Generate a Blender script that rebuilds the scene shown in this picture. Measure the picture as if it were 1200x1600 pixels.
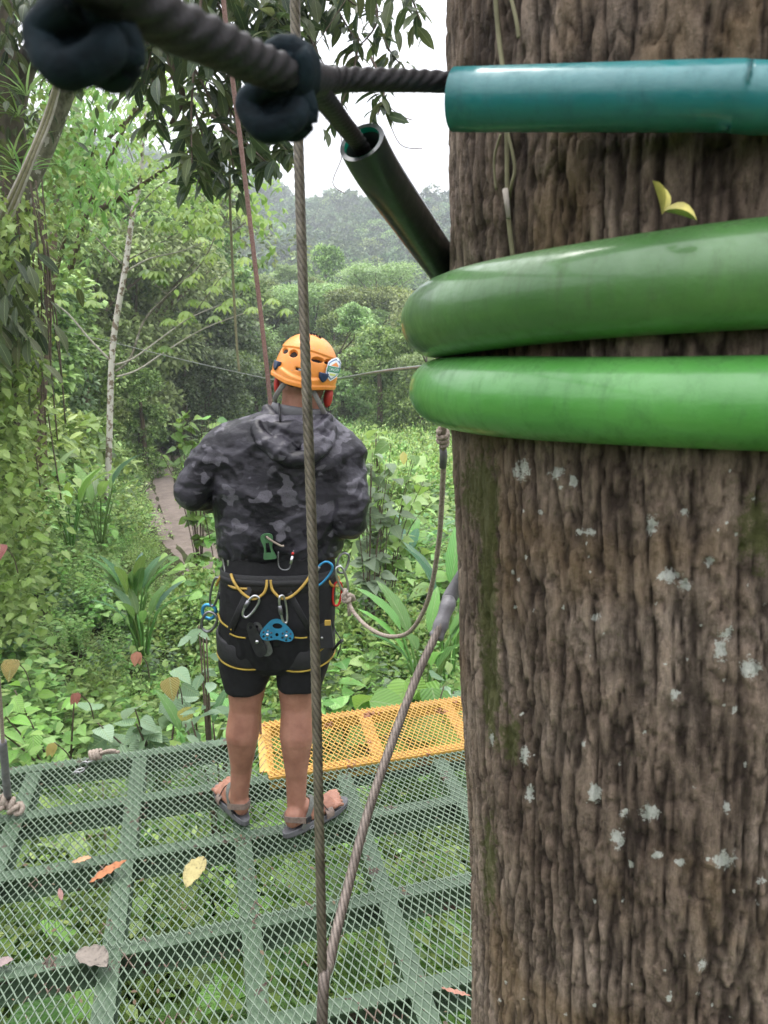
import bpy, bmesh, math, random
import numpy as np
from mathutils import Vector, Matrix, Quaternion
R = math.radians
S = bpy.context.scene
for o in list(bpy.data.objects): bpy.data.objects.remove(o)
rng = np.random.default_rng(11); random.seed(11)

# ------------------------------------------------------------------ camera, sky, sun, exposure
CAM_H, PITCH = 1.72, R(11.3)
camd = bpy.data.cameras.new('camera'); cam = bpy.data.objects.new('camera', camd)
S.collection.objects.link(cam); S.camera = cam
cam.location = (0, 0, CAM_H); cam.rotation_euler = (R(90) - PITCH, 0, 0)
camd.sensor_fit = 'VERTICAL'; camd.sensor_height = 34.6; camd.lens = 34.6 * 1200 / 1600
camd.clip_start = 0.02; camd.clip_end = 3000
camd.dof.use_dof = True; camd.dof.focus_distance = 1.7; camd.dof.aperture_fstop = camd.lens / 2.1

SUN_EL, SUN_AZ = R(70), R(325)
W = bpy.data.worlds.new('World'); S.world = W; W.use_nodes = True
nt = W.node_tree; N = nt.nodes; L = nt.links; N.clear()
wo = N.new('ShaderNodeOutputWorld'); bg = N.new('ShaderNodeBackground'); bg.inputs[1].default_value = 0.1
sky = N.new('ShaderNodeTexSky'); sky.sky_type = 'NISHITA'; sky.sun_disc = False
sky.sun_elevation = SUN_EL; sky.sun_rotation = SUN_AZ; sky.dust_density = 3.0; sky.air_density = 1.0
geo = N.new('ShaderNodeTexCoord'); sep = N.new('ShaderNodeSeparateXYZ')
L.new(geo.outputs['Generated'], sep.inputs[0])
# overcast cloud deck: radiance rises to the zenith, steepened to brighten the foliage
mx = N.new('ShaderNodeMath'); mx.operation = 'MAXIMUM'; mx.inputs[1].default_value = 0.0; L.new(sep.outputs[2], mx.inputs[0])
ma = N.new('ShaderNodeMath'); ma.operation = 'MULTIPLY_ADD'; ma.inputs[1].default_value = 5.2; ma.inputs[2].default_value = 1.0; L.new(mx.outputs[0], ma.inputs[0])
cn = N.new('ShaderNodeTexNoise'); cn.inputs['Scale'].default_value = 2.2; cn.inputs['Detail'].default_value = 4; L.new(geo.outputs['Generated'], cn.inputs['Vector'])
cm = N.new('ShaderNodeMath'); cm.operation = 'MULTIPLY_ADD'; cm.inputs[1].default_value = 0.16; cm.inputs[2].default_value = 0.92; L.new(cn.outputs[0], cm.inputs[0])
cx = N.new('ShaderNodeMath'); cx.operation = 'MULTIPLY'; L.new(ma.outputs[0], cx.inputs[0]); L.new(cm.outputs[0], cx.inputs[1])
cc = N.new('ShaderNodeVectorMath'); cc.operation = 'SCALE'; cc.inputs[0].default_value = (4.7, 4.7, 5.0); L.new(cx.outputs[0], cc.inputs['Scale'])
mixs = N.new('ShaderNodeMix'); mixs.data_type = 'RGBA'; mixs.inputs[0].default_value = 0.90
hs = N.new('ShaderNodeHueSaturation'); hs.inputs['Saturation'].default_value = .45; L.new(sky.outputs[0], hs.inputs['Color']); L.new(hs.outputs[0], mixs.inputs[6]); L.new(cc.outputs[0], mixs.inputs[7]); L.new(mixs.outputs[2], bg.inputs[0]); L.new(bg.outputs[0], wo.inputs[0])
sd = bpy.data.lights.new('sun', 'SUN'); sd.energy = 1.5; sd.angle = R(25); sd.color = (1, .96, .9)
so = bpy.data.objects.new('sun', sd); S.collection.objects.link(so)
# Nishita's rotation turns clockwise from +Y
sdir = Vector((math.sin(SUN_AZ) * math.cos(SUN_EL), math.cos(SUN_AZ) * math.cos(SUN_EL), math.sin(SUN_EL)))
so.rotation_euler = sdir.to_track_quat('Z', 'Y').to_euler()
S.view_settings.view_transform = 'Standard'; S.view_settings.look = 'None'
S.view_settings.exposure = 0.72; S.view_settings.gamma = 1; S.view_settings.use_curve_mapping = False
S.render.engine = 'CYCLES'
cy = S.cycles; cy.use_denoising = True; cy.max_bounces = 7; cy.transparent_max_bounces = 8
cy.volume_bounces = 1; cy.caustics_reflective = False; cy.caustics_refractive = False
cy.use_adaptive_sampling = True; cy.adaptive_threshold = 0.015

# ------------------------------------------------------------------ helpers
CP, SP = math.cos(PITCH), math.sin(PITCH)
def P(px, py, Y):
    v = (800 - py) / 1200; u = (px - 600) / 1200
    dy = CP + v * SP; dz = -SP + v * CP
    return Vector((u / dy * Y, Y, CAM_H + dz / dy * Y))
def mpp(px, py, Y):                    # metres per photo pixel there
    p = P(px, py, Y); return (p.y * CP - (p.z - CAM_H) * SP) / 1200
def pz(px, py, z):
    v = (800 - py) / 1200; u = (px - 600) / 1200
    dy = CP + v * SP; dz = -SP + v * CP; t = (z - CAM_H) / dz
    return Vector((u * t, dy * t, z))
def props(o, label=None, cat=None, group=None, kind=None):
    if label: o['label'] = label
    if cat: o['category'] = cat
    if group: o['group'] = group
    if kind: o['kind'] = kind
    return o
def link(o, parent=None):
    S.collection.objects.link(o)
    if parent is not None: o.parent = parent
    return o
def empty(name, loc, label, cat, group=None, rz=0):
    o = bpy.data.objects.new(name, None); o.location = loc; o.rotation_euler.z = rz; o.empty_display_size = .1
    S.collection.objects.link(o); return props(o, label, cat, group)
def new_obj(name, me, mat=None, parent=None):
    if mat is not None:
        for m in (mat if isinstance(mat, (list, tuple)) else [mat]): me.materials.append(m)
    o = bpy.data.objects.new(name, me); S.collection.objects.link(o)
    if parent is not None:
        o.parent = parent
        if parent.name in S.collection.objects:
            inv = (Matrix.Translation(parent.location) @ parent.rotation_euler.to_matrix().to_4x4()).inverted() if parent.parent is None else Matrix.Identity(4)
            if parent.type == 'EMPTY': o.matrix_parent_inverse = inv
    return o
def mesh_np(name, V, T, smooth=True, attrs=None, mi=None):
    V = np.asarray(V, np.float32); T = np.asarray(T, np.int32); k = T.shape[1]
    me = bpy.data.meshes.new(name); me.vertices.add(len(V)); me.vertices.foreach_set('co', V.ravel())
    me.loops.add(T.size); me.loops.foreach_set('vertex_index', T.ravel())
    me.polygons.add(len(T)); me.polygons.foreach_set('loop_start', np.arange(0, T.size, k, dtype=np.int32))
    me.polygons.foreach_set('loop_total', np.full(len(T), k, np.int32))
    if smooth: me.polygons.foreach_set('use_smooth', np.ones(len(T), bool))
    if mi is not None: me.polygons.foreach_set('material_index', np.asarray(mi, np.int32))
    for n, a in (attrs or {}).items():
        a = np.asarray(a, np.float32)
        at = me.attributes.new(n, 'FLOAT_VECTOR' if a.ndim == 2 else 'FLOAT', 'POINT')
        at.data.foreach_set('vector' if a.ndim == 2 else 'value', a.ravel())
    me.update(calc_edges=True); return me
class MB:
    def __init__(s): s.v = []; s.f = []
    def add(s, V, F):
        n = len(s.v); s.v += [tuple(q) for q in V]; s.f += [tuple(i + n for i in f) for f in F]; return s
    def box(s, c, h, M=None):
        V = [Vector((x * h[0], y * h[1], z * h[2])) for x in (-1, 1) for y in (-1, 1) for z in (-1, 1)]
        if M is not None: V = [M @ q for q in V]
        V = [q + Vector(c) for q in V]
        return s.add(V, [(0,1,3,2),(4,6,7,5),(0,4,5,1),(2,3,7,6),(0,2,6,4),(1,5,7,3)])
    def tube(s, pts, r, n=8, caps=True, lobes=0, amp=0, pitch=.1, closed=False, flat=None):
        pts = [Vector(q) for q in pts]; m = len(pts)
        rr = list(r) if hasattr(r, '__len__') else [r] * m
        tang = []
        for i in range(m):
            a = pts[(i - 1) % m] if closed else pts[max(i - 1, 0)]; b = pts[(i + 1) % m] if closed else pts[min(i + 1, m - 1)]
            t = (b - a); tang.append(t.normalized() if t.length > 1e-9 else Vector((0, 0, 1)))
        ref = Vector((0, 0, 1)) if abs(tang[0].z) < .9 else Vector((1, 0, 0))
        nn = (ref - tang[0] * ref.dot(tang[0])).normalized(); V = []; dist = 0
        for i in range(m):
            if i: dist += (pts[i] - pts[i - 1]).length
            nn = (nn - tang[i] * nn.dot(tang[i])).normalized(); bb = tang[i].cross(nn)
            for k in range(n):
                a = 2 * math.pi * k / n; q = rr[i]
                if lobes: q *= 1 + amp * (abs(math.cos(lobes / 2 * a + dist / pitch * math.pi)) ** .7 - .6)
                ca, sa = math.cos(a) * q, math.sin(a) * q
                if flat: ca *= flat[0]; sa *= flat[1]
                V.append(pts[i] + nn * ca + bb * sa)
        F = [(i * n + k, i * n + (k + 1) % n, (i + 1) * n + (k + 1) % n, (i + 1) * n + k) for i in range(m - 1) for k in range(n)]
        if closed: F += [((m - 1) * n + k, (m - 1) * n + (k + 1) % n, (k + 1) % n, k) for k in range(n)]
        elif caps: F += [tuple(range(n - 1, -1, -1)), tuple((m - 1) * n + k for k in range(n))]
        return s.add(V, F)
    def ball(s, c, r, seg=14, rings=9, M=None):
        c = Vector(c); r = Vector(r) if hasattr(r, '__len__') else Vector((r, r, r)); V = []
        for i in range(rings + 1):
            ph = math.pi * i / rings
            for k in range(seg):
                a = 2 * math.pi * k / seg
                q = Vector((r.x * math.sin(ph) * math.cos(a), r.y * math.sin(ph) * math.sin(a), r.z * math.cos(ph)))
                V.append(c + (M @ q if M is not None else q))
        F = [(i * seg + k, (i + 1) * seg + k, (i + 1) * seg + (k + 1) % seg, i * seg + (k + 1) % seg) for i in range(rings) for k in range(seg)]
        return s.add(V, F)
    def cap(s, a, b, ra, rb=None, n=14):                 # tapered capsule
        rb = ra if rb is None else rb; a = Vector(a); b = Vector(b); d = (b - a)
        if d.length < 1e-6: return s.ball(a, ra)
        d.normalize(); pts = []; rr = []
        for k in range(5): t = math.pi / 2 * k / 4; pts.append(a - d * ra * math.cos(t)); rr.append(max(ra * math.sin(t), 1e-4))
        for k in range(1, 4): t = k / 4; pts.append(a.lerp(b, t)); rr.append(ra + (rb - ra) * t)
        for k in range(5): t = math.pi / 2 * k / 4; pts.append(b + d * rb * math.sin(t)); rr.append(max(rb * math.cos(t), 1e-4))
        return s.tube(pts, rr, n)
    def build(s, name, mat=None, parent=None, smooth=True, merge=False):
        me = bpy.data.meshes.new(name); me.from_pydata(s.v, [], s.f)
        if merge:
            bm = bmesh.new(); bm.from_mesh(me); bmesh.ops.remove_doubles(bm, verts=bm.verts, dist=1e-5)
            bmesh.ops.recalc_face_normals(bm, faces=bm.faces); bm.to_mesh(me); bm.free()
        if smooth: me.polygons.foreach_set('use_smooth', [True] * len(me.polygons))
        return new_obj(name, me, mat, parent)
def spline(pts, n=8, closed=False):                       # Catmull-Rom
    pts = [Vector(p) for p in pts]; m = len(pts); out = []
    for i in range(m if closed else m - 1):
        if closed: p0, p1, p2, p3 = pts[i - 1], pts[i], pts[(i + 1) % m], pts[(i + 2) % m]
        else: p0, p1, p2, p3 = pts[max(i - 1, 0)], pts[i], pts[i + 1], pts[min(i + 2, m - 1)]
        for k in range(n):
            t = k / n; out.append(.5 * ((2 * p1) + (p2 - p0) * t + (2 * p0 - 5 * p1 + 4 * p2 - p3) * t * t + (3 * p1 - p0 - 3 * p2 + p3) * t ** 3))
    if not closed: out.append(pts[-1])
    return out
def resample(pts, step):
    out = [pts[0]]; acc = 0
    for a, b in zip(pts, pts[1:]):
        d = (b - a).length; t = step - acc
        while t <= d: out.append(a.lerp(b, t / d)); t += step
        acc = d - (t - step)
    out.append(pts[-1]); return out
def smoothstep(a, b, x):
    t = np.clip((x - a) / (b - a), 0, 1); return t * t * (3 - 2 * t)
_tab = np.random.default_rng(5).random((64, 64, 64)).astype(np.float32)
def vnoise(x, y, z=0.0):                                   # value noise, arrays, period 64
    x, y, z = np.broadcast_arrays(np.asarray(x, float), np.asarray(y, float), np.asarray(z, float))
    xi, yi, zi = np.floor(x).astype(int), np.floor(y).astype(int), np.floor(z).astype(int)
    fx, fy, fz = x - xi, y - yi, z - zi; fx, fy, fz = [f * f * (3 - 2 * f) for f in (fx, fy, fz)]
    g = lambda a, b, c: _tab[(xi + a) & 63, (yi + b) & 63, (zi + c) & 63]
    l = lambda a, b, t: a + (b - a) * t
    return l(l(l(g(0,0,0), g(1,0,0), fx), l(g(0,1,0), g(1,1,0), fx), fy), l(l(g(0,0,1), g(1,0,1), fx), l(g(0,1,1), g(1,1,1), fx), fy), fz)
def fbm(x, y, z=0.0, o=4):
    s = 0; a = .5
    for i in range(o): s = s + a * vnoise(np.asarray(x) * 2 ** i + 7.3 * i, np.asarray(y) * 2 ** i + 3.1 * i, np.asarray(z) * 2 ** i + 1.7 * i); a *= .5
    return s
def remesh(mb, name, voxel, smooth=6, mat=None, parent=None, deform=None):
    me = bpy.data.meshes.new(name); me.from_pydata(mb.v, [], mb.f)
    bm = bmesh.new(); bm.from_mesh(me); bmesh.ops.recalc_face_normals(bm, faces=bm.faces); bm.to_mesh(me); bm.free()
    t = bpy.data.objects.new('temp', me); S.collection.objects.link(t)
    m = t.modifiers.new('r', 'REMESH'); m.mode = 'VOXEL'; m.voxel_size = voxel; m.use_smooth_shade = True
    if smooth: q = t.modifiers.new('s', 'SMOOTH'); q.iterations = smooth; q.factor = .5
    dg = bpy.context.evaluated_depsgraph_get(); dg.update()
    out = bpy.data.meshes.new_from_object(t.evaluated_get(dg)); out.name = name
    bpy.data.objects.remove(t)
    if deform is not None:
        co = np.empty(len(out.vertices) * 3, np.float32); out.vertices.foreach_get('co', co); co = co.reshape(-1, 3)
        no = np.empty(len(out.vertices) * 3, np.float32); out.vertices.foreach_get('normal', no); no = no.reshape(-1, 3)
        out.vertices.foreach_set('co', deform(co, no).astype(np.float32).ravel()); out.update()
    out.polygons.foreach_set('use_smooth', [True] * len(out.polygons)); out.materials.clear()
    return new_obj(name, out, mat, parent)

# ------------------------------------------------------------------ materials
class NT:
    def __init__(s, name):
        s.m = bpy.data.materials.new(name); s.m.use_nodes = True; s.t = s.m.node_tree
        s.b = s.t.nodes['Principled BSDF']; s.out = s.t.nodes['Material Output']
    def n(s, typ, **k):
        q = s.t.nodes.new('ShaderNode' + typ)
        for a, v in k.items(): setattr(q, a, v)
        return q
    def l(s, a, b): s.t.links.new(a, b)
    def coord(s, scale=(1, 1, 1), kind='Object'):
        c = s.n('TexCoord'); m = s.n('Mapping'); m.inputs['Scale'].default_value = scale; s.l(c.outputs[kind], m.inputs[0]); return m.outputs[0]
    def noise(s, vec, scale, detail=4, rough=.55, dist=0):
        q = s.n('TexNoise'); q.inputs['Scale'].default_value = scale; q.inputs['Detail'].default_value = detail
        q.inputs['Roughness'].default_value = rough; q.inputs['Distortion'].default_value = dist; s.l(vec, q.inputs['Vector']); return q.outputs[0]
    def ramp(s, f, stops, interp='LINEAR'):
        q = s.n('ValToRGB'); q.color_ramp.interpolation = interp; e = q.color_ramp.elements
        while len(e) < len(stops): e.new(.5)
        for i, (p, c) in enumerate(stops): e[i].position = p; e[i].color = (*c, 1) if len(c) == 3 else c
        s.l(f, q.inputs[0]); return q.outputs[0]
    def mix(s, f, a, b, mode='MIX'):
        q = s.n('Mix', data_type='RGBA', blend_type=mode)
        for i, v in ((0, f), (6, a), (7, b)):
            if hasattr(v, 'is_output'): s.l(v, q.inputs[i])
            else: q.inputs[i].default_value = v if i == 0 else (*v, 1)
        return q.outputs[2]
    def math(s, op, a, b=0, c=None):
        q = s.n('Math', operation=op)
        for i, v in enumerate((a, b) if c is None else (a, b, c)):
            if hasattr(v, 'is_output'): s.l(v, q.inputs[i])
            else: q.inputs[i].default_value = v
        return q.outputs[0]
    def attr(s, name, fac=True):
        q = s.n('Attribute', attribute_name=name); return q.outputs['Fac' if fac else 'Vector']
    def bump(s, h, dist=.01, strength=1):
        q = s.n('Bump'); q.inputs['Distance'].default_value = dist; q.inputs['Strength'].default_value = strength
        s.l(h, q.inputs['Height']); s.l(q.outputs[0], s.b.inputs['Normal']); return q.outputs[0]
    def set(s, **k):
        names = dict(col='Base Color', rough='Roughness', metal='Metallic', spec='Specular IOR Level', sss='Subsurface Weight')
        for a, v in k.items():
            i = s.b.inputs[names[a]]
            if hasattr(v, 'is_output'): s.l(v, i)
            elif a == 'col': i.default_value = (*v, 1)
            else: i.default_value = v
        return s
def plain(name, col, rough=.5, metal=0, var=.25, scale=30, bump=0, bscale=80, spec=.5, kind='Object'):
    m = NT(name); v = m.coord(kind=kind); n = m.noise(v, scale, 5)
    m.set(col=m.ramp(n, [(.3, tuple(c * (1 - var) for c in col)), (.7, tuple(min(c * (1 + var), 1) for c in col))]), rough=rough, metal=metal, spec=spec)
    if bump: m.bump(m.noise(v, bscale, 4), bump)
    return m.m
def leafmat(name, cols, rough=.42, trans=.3, vein=False, warm=None):
    """cols: list of colours across leaves; attribute rnd picks among them"""
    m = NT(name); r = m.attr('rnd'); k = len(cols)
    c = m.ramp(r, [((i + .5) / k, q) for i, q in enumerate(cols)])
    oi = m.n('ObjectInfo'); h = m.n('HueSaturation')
    m.l(m.math('MULTIPLY_ADD', oi.outputs['Random'], .05, .475), h.inputs['Hue'])
    m.l(m.math('MULTIPLY_ADD', oi.outputs['Random'], .5, .78), h.inputs['Value']); h.inputs['Saturation'].default_value = .95; m.l(c, h.inputs['Color'])
    c = h.outputs[0]
    lc = m.n('SeparateXYZ'); m.l(m.attr('lc', False), lc.inputs[0])
    if vein:
        av = m.math('ABSOLUTE', lc.outputs[1])
        w = m.math('SINE', m.math('MULTIPLY', m.math('SUBTRACT', lc.outputs[0], m.math('MULTIPLY', av, .45)), 55))
        mid = m.math('LESS_THAN', av, .05)
        c = m.mix(m.math('MULTIPLY', mid, .45), c, (.3, .38, .18))
        c = m.mix(m.math('MULTIPLY', m.math('MULTIPLY_ADD', w, .5, .5), .22), c, (.02, .05, .015))
        m.bump(w, .0012)
        sp = m.noise(m.coord(), 60, 3)
        c = m.mix(m.math('MULTIPLY', m.math('GREATER_THAN', sp, .68), .5), c, (.12, .09, .03))
    m.set(col=c, rough=rough, spec=.4)
    tr = m.n('BsdfTranslucent'); t2 = m.n('HueSaturation'); t2.inputs['Value'].default_value = 1.25; t2.inputs['Hue'].default_value = .485; m.l(c, t2.inputs['Color']); m.l(t2.outputs[0], tr.inputs[0])
    ms = m.n('MixShader'); ms.inputs[0].default_value = trans; m.l(m.b.outputs[0], ms.inputs[1]); m.l(tr.outputs[0], ms.inputs[2]); m.l(ms.outputs[0], m.out.inputs[0])
    return m.m
G = dict(
    weed=leafmat('leaf_weed', [(0.086, 0.190, 0.032), (0.172, 0.330, 0.059), (0.284, 0.470, 0.097), (0.361, 0.540, 0.184), (0.215, 0.420, 0.059)], vein=True, rough=.42),
    grey=leafmat('leaf_grey_green', [(0.120, 0.200, 0.097), (0.206, 0.320, 0.173), (0.292, 0.410, 0.259)], vein=True, rough=.5),
    lime=leafmat('leaf_lime', [(0.138, 0.300, 0.032), (0.206, 0.380, 0.054), (0.103, 0.240, 0.032)], vein=True, trans=.4),
    small=leafmat('leaf_small', [(0.077, 0.160, 0.027), (0.163, 0.280, 0.049), (0.267, 0.410, 0.081), (0.353, 0.500, 0.140)]),
    dark=leafmat('leaf_dark', [(0.026, 0.050, 0.022), (0.043, 0.080, 0.027), (0.069, 0.110, 0.032), (0.103, 0.130, 0.043)], rough=.35, vein=True, trans=.35),
    forest=leafmat('leaf_forest', [(0.069, 0.130, 0.027), (0.146, 0.235, 0.049), (0.241, 0.360, 0.086), (0.327, 0.450, 0.140)], rough=.55),
    pale=leafmat('leaf_forest_pale', [(0.155, 0.230, 0.076), (0.267, 0.370, 0.130), (0.361, 0.470, 0.205), (0.224, 0.360, 0.065)], rough=.55),
    deep=leafmat('leaf_forest_deep', [(0.060, 0.115, 0.038), (0.112, 0.180, 0.065), (0.181, 0.260, 0.108), (0.258, 0.340, 0.184)], rough=.5),
    helic=leafmat('leaf_heliconia', [(0.069, 0.170, 0.054), (0.120, 0.280, 0.054), (0.172, 0.360, 0.065), (0.095, 0.200, 0.130)], rough=.35, vein=True, trans=.35),
    far=leafmat('leaf_far_forest', [(0.030, 0.070, 0.027), (0.052, 0.110, 0.038), (0.095, 0.165, 0.054), (0.146, 0.220, 0.092)], rough=.6),
    fern=leafmat('leaf_fern', [(0.112, 0.230, 0.043), (0.206, 0.370, 0.086), (0.284, 0.460, 0.140)], rough=.55),
    grass=leafmat('grass_blade', [(0.129, 0.260, 0.054), (0.224, 0.400, 0.097), (0.310, 0.480, 0.173)], rough=.5),
    palm=leafmat('leaf_palmate', [(0.112, 0.190, 0.032), (0.189, 0.280, 0.054), (0.275, 0.370, 0.097)], rough=.45, trans=.45),
    yellow=leafmat('leaf_yellow', [(.27, .25, .04), (.36, .31, .06)], vein=True), red=leafmat('leaf_red', [(.28, .09, .05), (.36, .14, .08)], vein=True),
)
def barkmat(name, a, b, patch=None, scale=6, bump=.01, pth=.56):
    m = NT(name); v = m.coord((1, 1, .35)); n = m.noise(v, scale * 3, 6, .65)
    c = m.ramp(n, [(.3, a), (.7, b)])
    if patch: c = m.mix(m.math('GREATER_THAN', m.noise(m.coord(), scale * 1.6, 5, .6), pth), c, patch)
    m.set(col=c, rough=.9, spec=.2); m.bump(n, bump); return m.m
M_bark = barkmat('bark_brown', (.07, .05, .035), (.16, .12, .085))
M_barkpale = barkmat('bark_pale_mottled', (.12, .09, .06), (.24, .19, .14), (.50, .47, .42), 5, .008, .47)
M_barkmoss = barkmat('bark_mossy', (.05, .045, .03), (.13, .11, .08), (.10, .12, .04), 4)
M_limb = barkmat('limb_pale', (.06, .06, .035), (.24, .22, .17), (.36, .34, .30), 5, .014, .60)
M_twig = plain('twig', (.09, .065, .045), .8); M_white = barkmat('twig_pale', (.25, .22, .18), (.48, .45, .40), None, 6, .004)
M_vine = plain('vine', (.16, .15, .08), .8)

# ------------------------------------------------------------------ leaf machinery
def leaf_tpl(w=.5, n=3, fold=.12, droop=.15, tip=1.0, widest=.45, base=.0, wavy=0):
    """unit leaf along +x, normal +z; returns verts, tris, lc"""
    V = [(0, 0, 0)]; C = [(0, 0, 0)]; rows = []
    for i in range(1, n):
        t = i / n
        f = max(math.sin(math.pi * t ** (math.log(.5) / math.log(widest))), 0) ** (.75 if t < widest else .95 * tip)
        f = max(f, .10); hw = w * .5 * f; z = -droop * t * t; i0 = len(V)
        wv = wavy * math.sin(i * 2.3)
        V += [(t, hw, z + fold * hw * 2 + wv), (t, 0, z), (t, -hw, z + fold * hw * 2 - wv)]; C += [(t, f, 0), (t, 0, 0), (t, -f, 0)]; rows.append(i0)
    V.append((1, 0, -droop)); C.append((1, 0, 0)); e = len(V) - 1; T = []
    r = rows[0]; T += [(0, r + 1, r), (0, r + 2, r + 1)]
    for a, b in zip(rows, rows[1:]):
        T += [(a, a + 1, b + 1), (a, b + 1, b), (a + 1, a + 2, b + 2), (a + 1, b + 2, b + 1)]
    r = rows[-1]; T += [(r, r + 1, e), (r + 1, r + 2, e)]
    return np.array(V), np.array(T), np.array(C)
LT = dict(weed=leaf_tpl(.62, 4, .14, .2, 1.1, .4), oval=leaf_tpl(.5, 3, .12, .15, .8, .5), lance=leaf_tpl(.36, 5, .15, .28, .9, .52),
          heart=leaf_tpl(.82, 8, .10, .25, 1.0, .3, wavy=.01), strap=leaf_tpl(.26, 8, .16, .45, .6, .45, wavy=.008), blade=leaf_tpl(.05, 4, .3, .5, .8, .3),
          pinna=leaf_tpl(.24, 2, .1, .1, .8, .4), far=(np.array([(0, 0, 0), (.5, .3, .06), (.5, -.3, .06), (1, 0, -.1)]), np.array([(0, 2, 1), (1, 2, 3)]), np.array([(0, 0, 0), (.5, 1, 0), (.5, -1, 0), (1, 0, 0)])))
def norm(a): return a / (np.linalg.norm(a, axis=-1, keepdims=True) + 1e-9)
def leaves(tpl, pos, d, n, size, rnd=None):
    V, T, C = LT[tpl]; pos = np.asarray(pos, float); K = len(pos); d = norm(np.broadcast_to(np.asarray(d, float), (K, 3))); n = np.broadcast_to(np.asarray(n, float), (K, 3))
    n = norm(n - d * (n * d).sum(1, keepdims=True)); s = np.cross(n, d); size = np.broadcast_to(size, K)
    A = np.stack([d, s, n], 1) * size[:, None, None]
    X = (V @ A) + pos[:, None, :]
    rnd = rng.random(K) if rnd is None else np.broadcast_to(rnd, K)
    TT = (T[None] + (np.arange(K) * len(V))[:, None, None]).reshape(-1, 3)
    return X.reshape(-1, 3), TT, np.tile(C, (K, 1)), np.repeat(rnd, len(V))
class LF:                                        # collects leaf batches, several materials
    def __init__(s): s.p = []
    def add(s, *a, mi=0, **k): s.p.append((leaves(*a, **k), mi)); return s
    def mesh(s, name):
        V = []; T = []; C = []; Rn = []; M = []; n = 0
        for (a, b, c, r), mi in s.p: V.append(a); T.append(b + n); C.append(c); Rn.append(r); M.append(np.full(len(b), mi)); n += len(a)
        return mesh_np(name, np.concatenate(V), np.concatenate(T), True, dict(lc=np.concatenate(C), rnd=np.concatenate(Rn)), np.concatenate(M))
def rdir(n, up=0.0):
    a = rng.normal(size=(n, 3)); a[:, 2] += up; return norm(a)
def branching(mb, p, d, length, r, depth, tips, spread=.6, up=.15, nseg=4, kids=3):
    pts = [Vector(p)]; d = Vector(d).normalized()
    for i in range(nseg):
        d = (d + Vector((random.gauss(0, .12), random.gauss(0, .12), random.gauss(0, .1) + up * .3))).normalized(); pts.append(pts[-1] + d * length / nseg)
    mb.tube(pts, [r * (1 - .5 * i / nseg) for i in range(nseg + 1)], 6 if r > .05 else 4, caps=False)
    if depth == 0: tips.append((pts[-1], d)); tips.append((pts[-2], d)); return
    for k in range(kids):
        a = random.uniform(0, 6.28); ax = d.orthogonal().normalized(); ax.rotate(Quaternion(d, a))
        nd = (d + ax * spread * random.uniform(.7, 1.3)).normalized(); st = pts[-1] if k < 2 else pts[-2]
        branching(mb, st, nd, length * random.uniform(.6, .8), r * .5, depth - 1, tips, spread, up, nseg, kids)

# ------------------------------------------------------------------ terrain
PX_Y = [-30, 0, 5, 9, 12, 20, 33, 42, 60, 130]; PX_X = [1.2, .9, .3, -.6, -1.8, -5.2, -9.6, -12.2, -17, -40]
pathx = lambda y: np.interp(y, PX_Y, PX_X)
def height(x, y):
    x = np.asarray(x, float); y = np.asarray(y, float)
    b = -1.55 - .95 * smoothstep(2.5, 8, y) - .032 * np.clip(y - 8, 0, 50)
    dl = np.clip(pathx(y) - x - 1.6, 0, 60); b = b + .42 * dl * smoothstep(0, 3, dl) * np.exp(-dl / 70)
    dr = np.clip(x - pathx(y) - 14, 0, 200); b = b + .08 * dr * np.exp(-dr / 120)
    b = b + smoothstep(40, 115, y) * 8
    H = 62 - .05 * x + 10 * (fbm(x / 90 + 5, y / 90) - .5) * 2
    b = b + smoothstep(120, 430, y) * (H + 5) + smoothstep(-60, -260, x) * 40 * smoothstep(60, 200, y)
    b = b + (fbm(x / 30, y / 30) - .47) * np.clip(np.abs(y) / 40, 0, 6) * .8
    pd = np.abs(x - pathx(y)); return b + (fbm(x / 1.3, y / 1.3) - .47) * .5 * smoothstep(.5, 2, pd)
def grid(f, xs, ys):
    X, Y = np.meshgrid(xs, ys); Z = f(X, Y); V = np.stack([X, Y, Z], -1).reshape(-1, 3); nx = len(xs)
    i = (np.arange(len(ys) - 1)[:, None] * nx + np.arange(nx - 1)[None]).ravel()
    return V, np.stack([i, i + 1, i + nx + 1, i + nx], 1)
xs = np.sign(np.linspace(-1, 1, 241)) * np.abs(np.linspace(-1, 1, 241)) ** 2.2 * 420
ys = -40 + np.linspace(0, 1, 300) ** 1.9 * 640
V, F = grid(height, xs, ys)
m = NT('forest_floor'); v = m.coord(); n = m.noise(v, 1.5, 6); n2 = m.noise(v, 14, 6, .7)
m.set(col=m.mix(n2, m.ramp(n, [(.35, (.025, .02, .012)), (.5, (.03, .045, .015)), (.7, (.06, .09, .03))]), (.05, .045, .02)), rough=.95, spec=.1); m.bump(n2, .05)
props(new_obj('ground', mesh_np('ground', V, F), m.m), 'soil and leaf litter ground of the valley and hill', None, None, 'structure')
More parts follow.
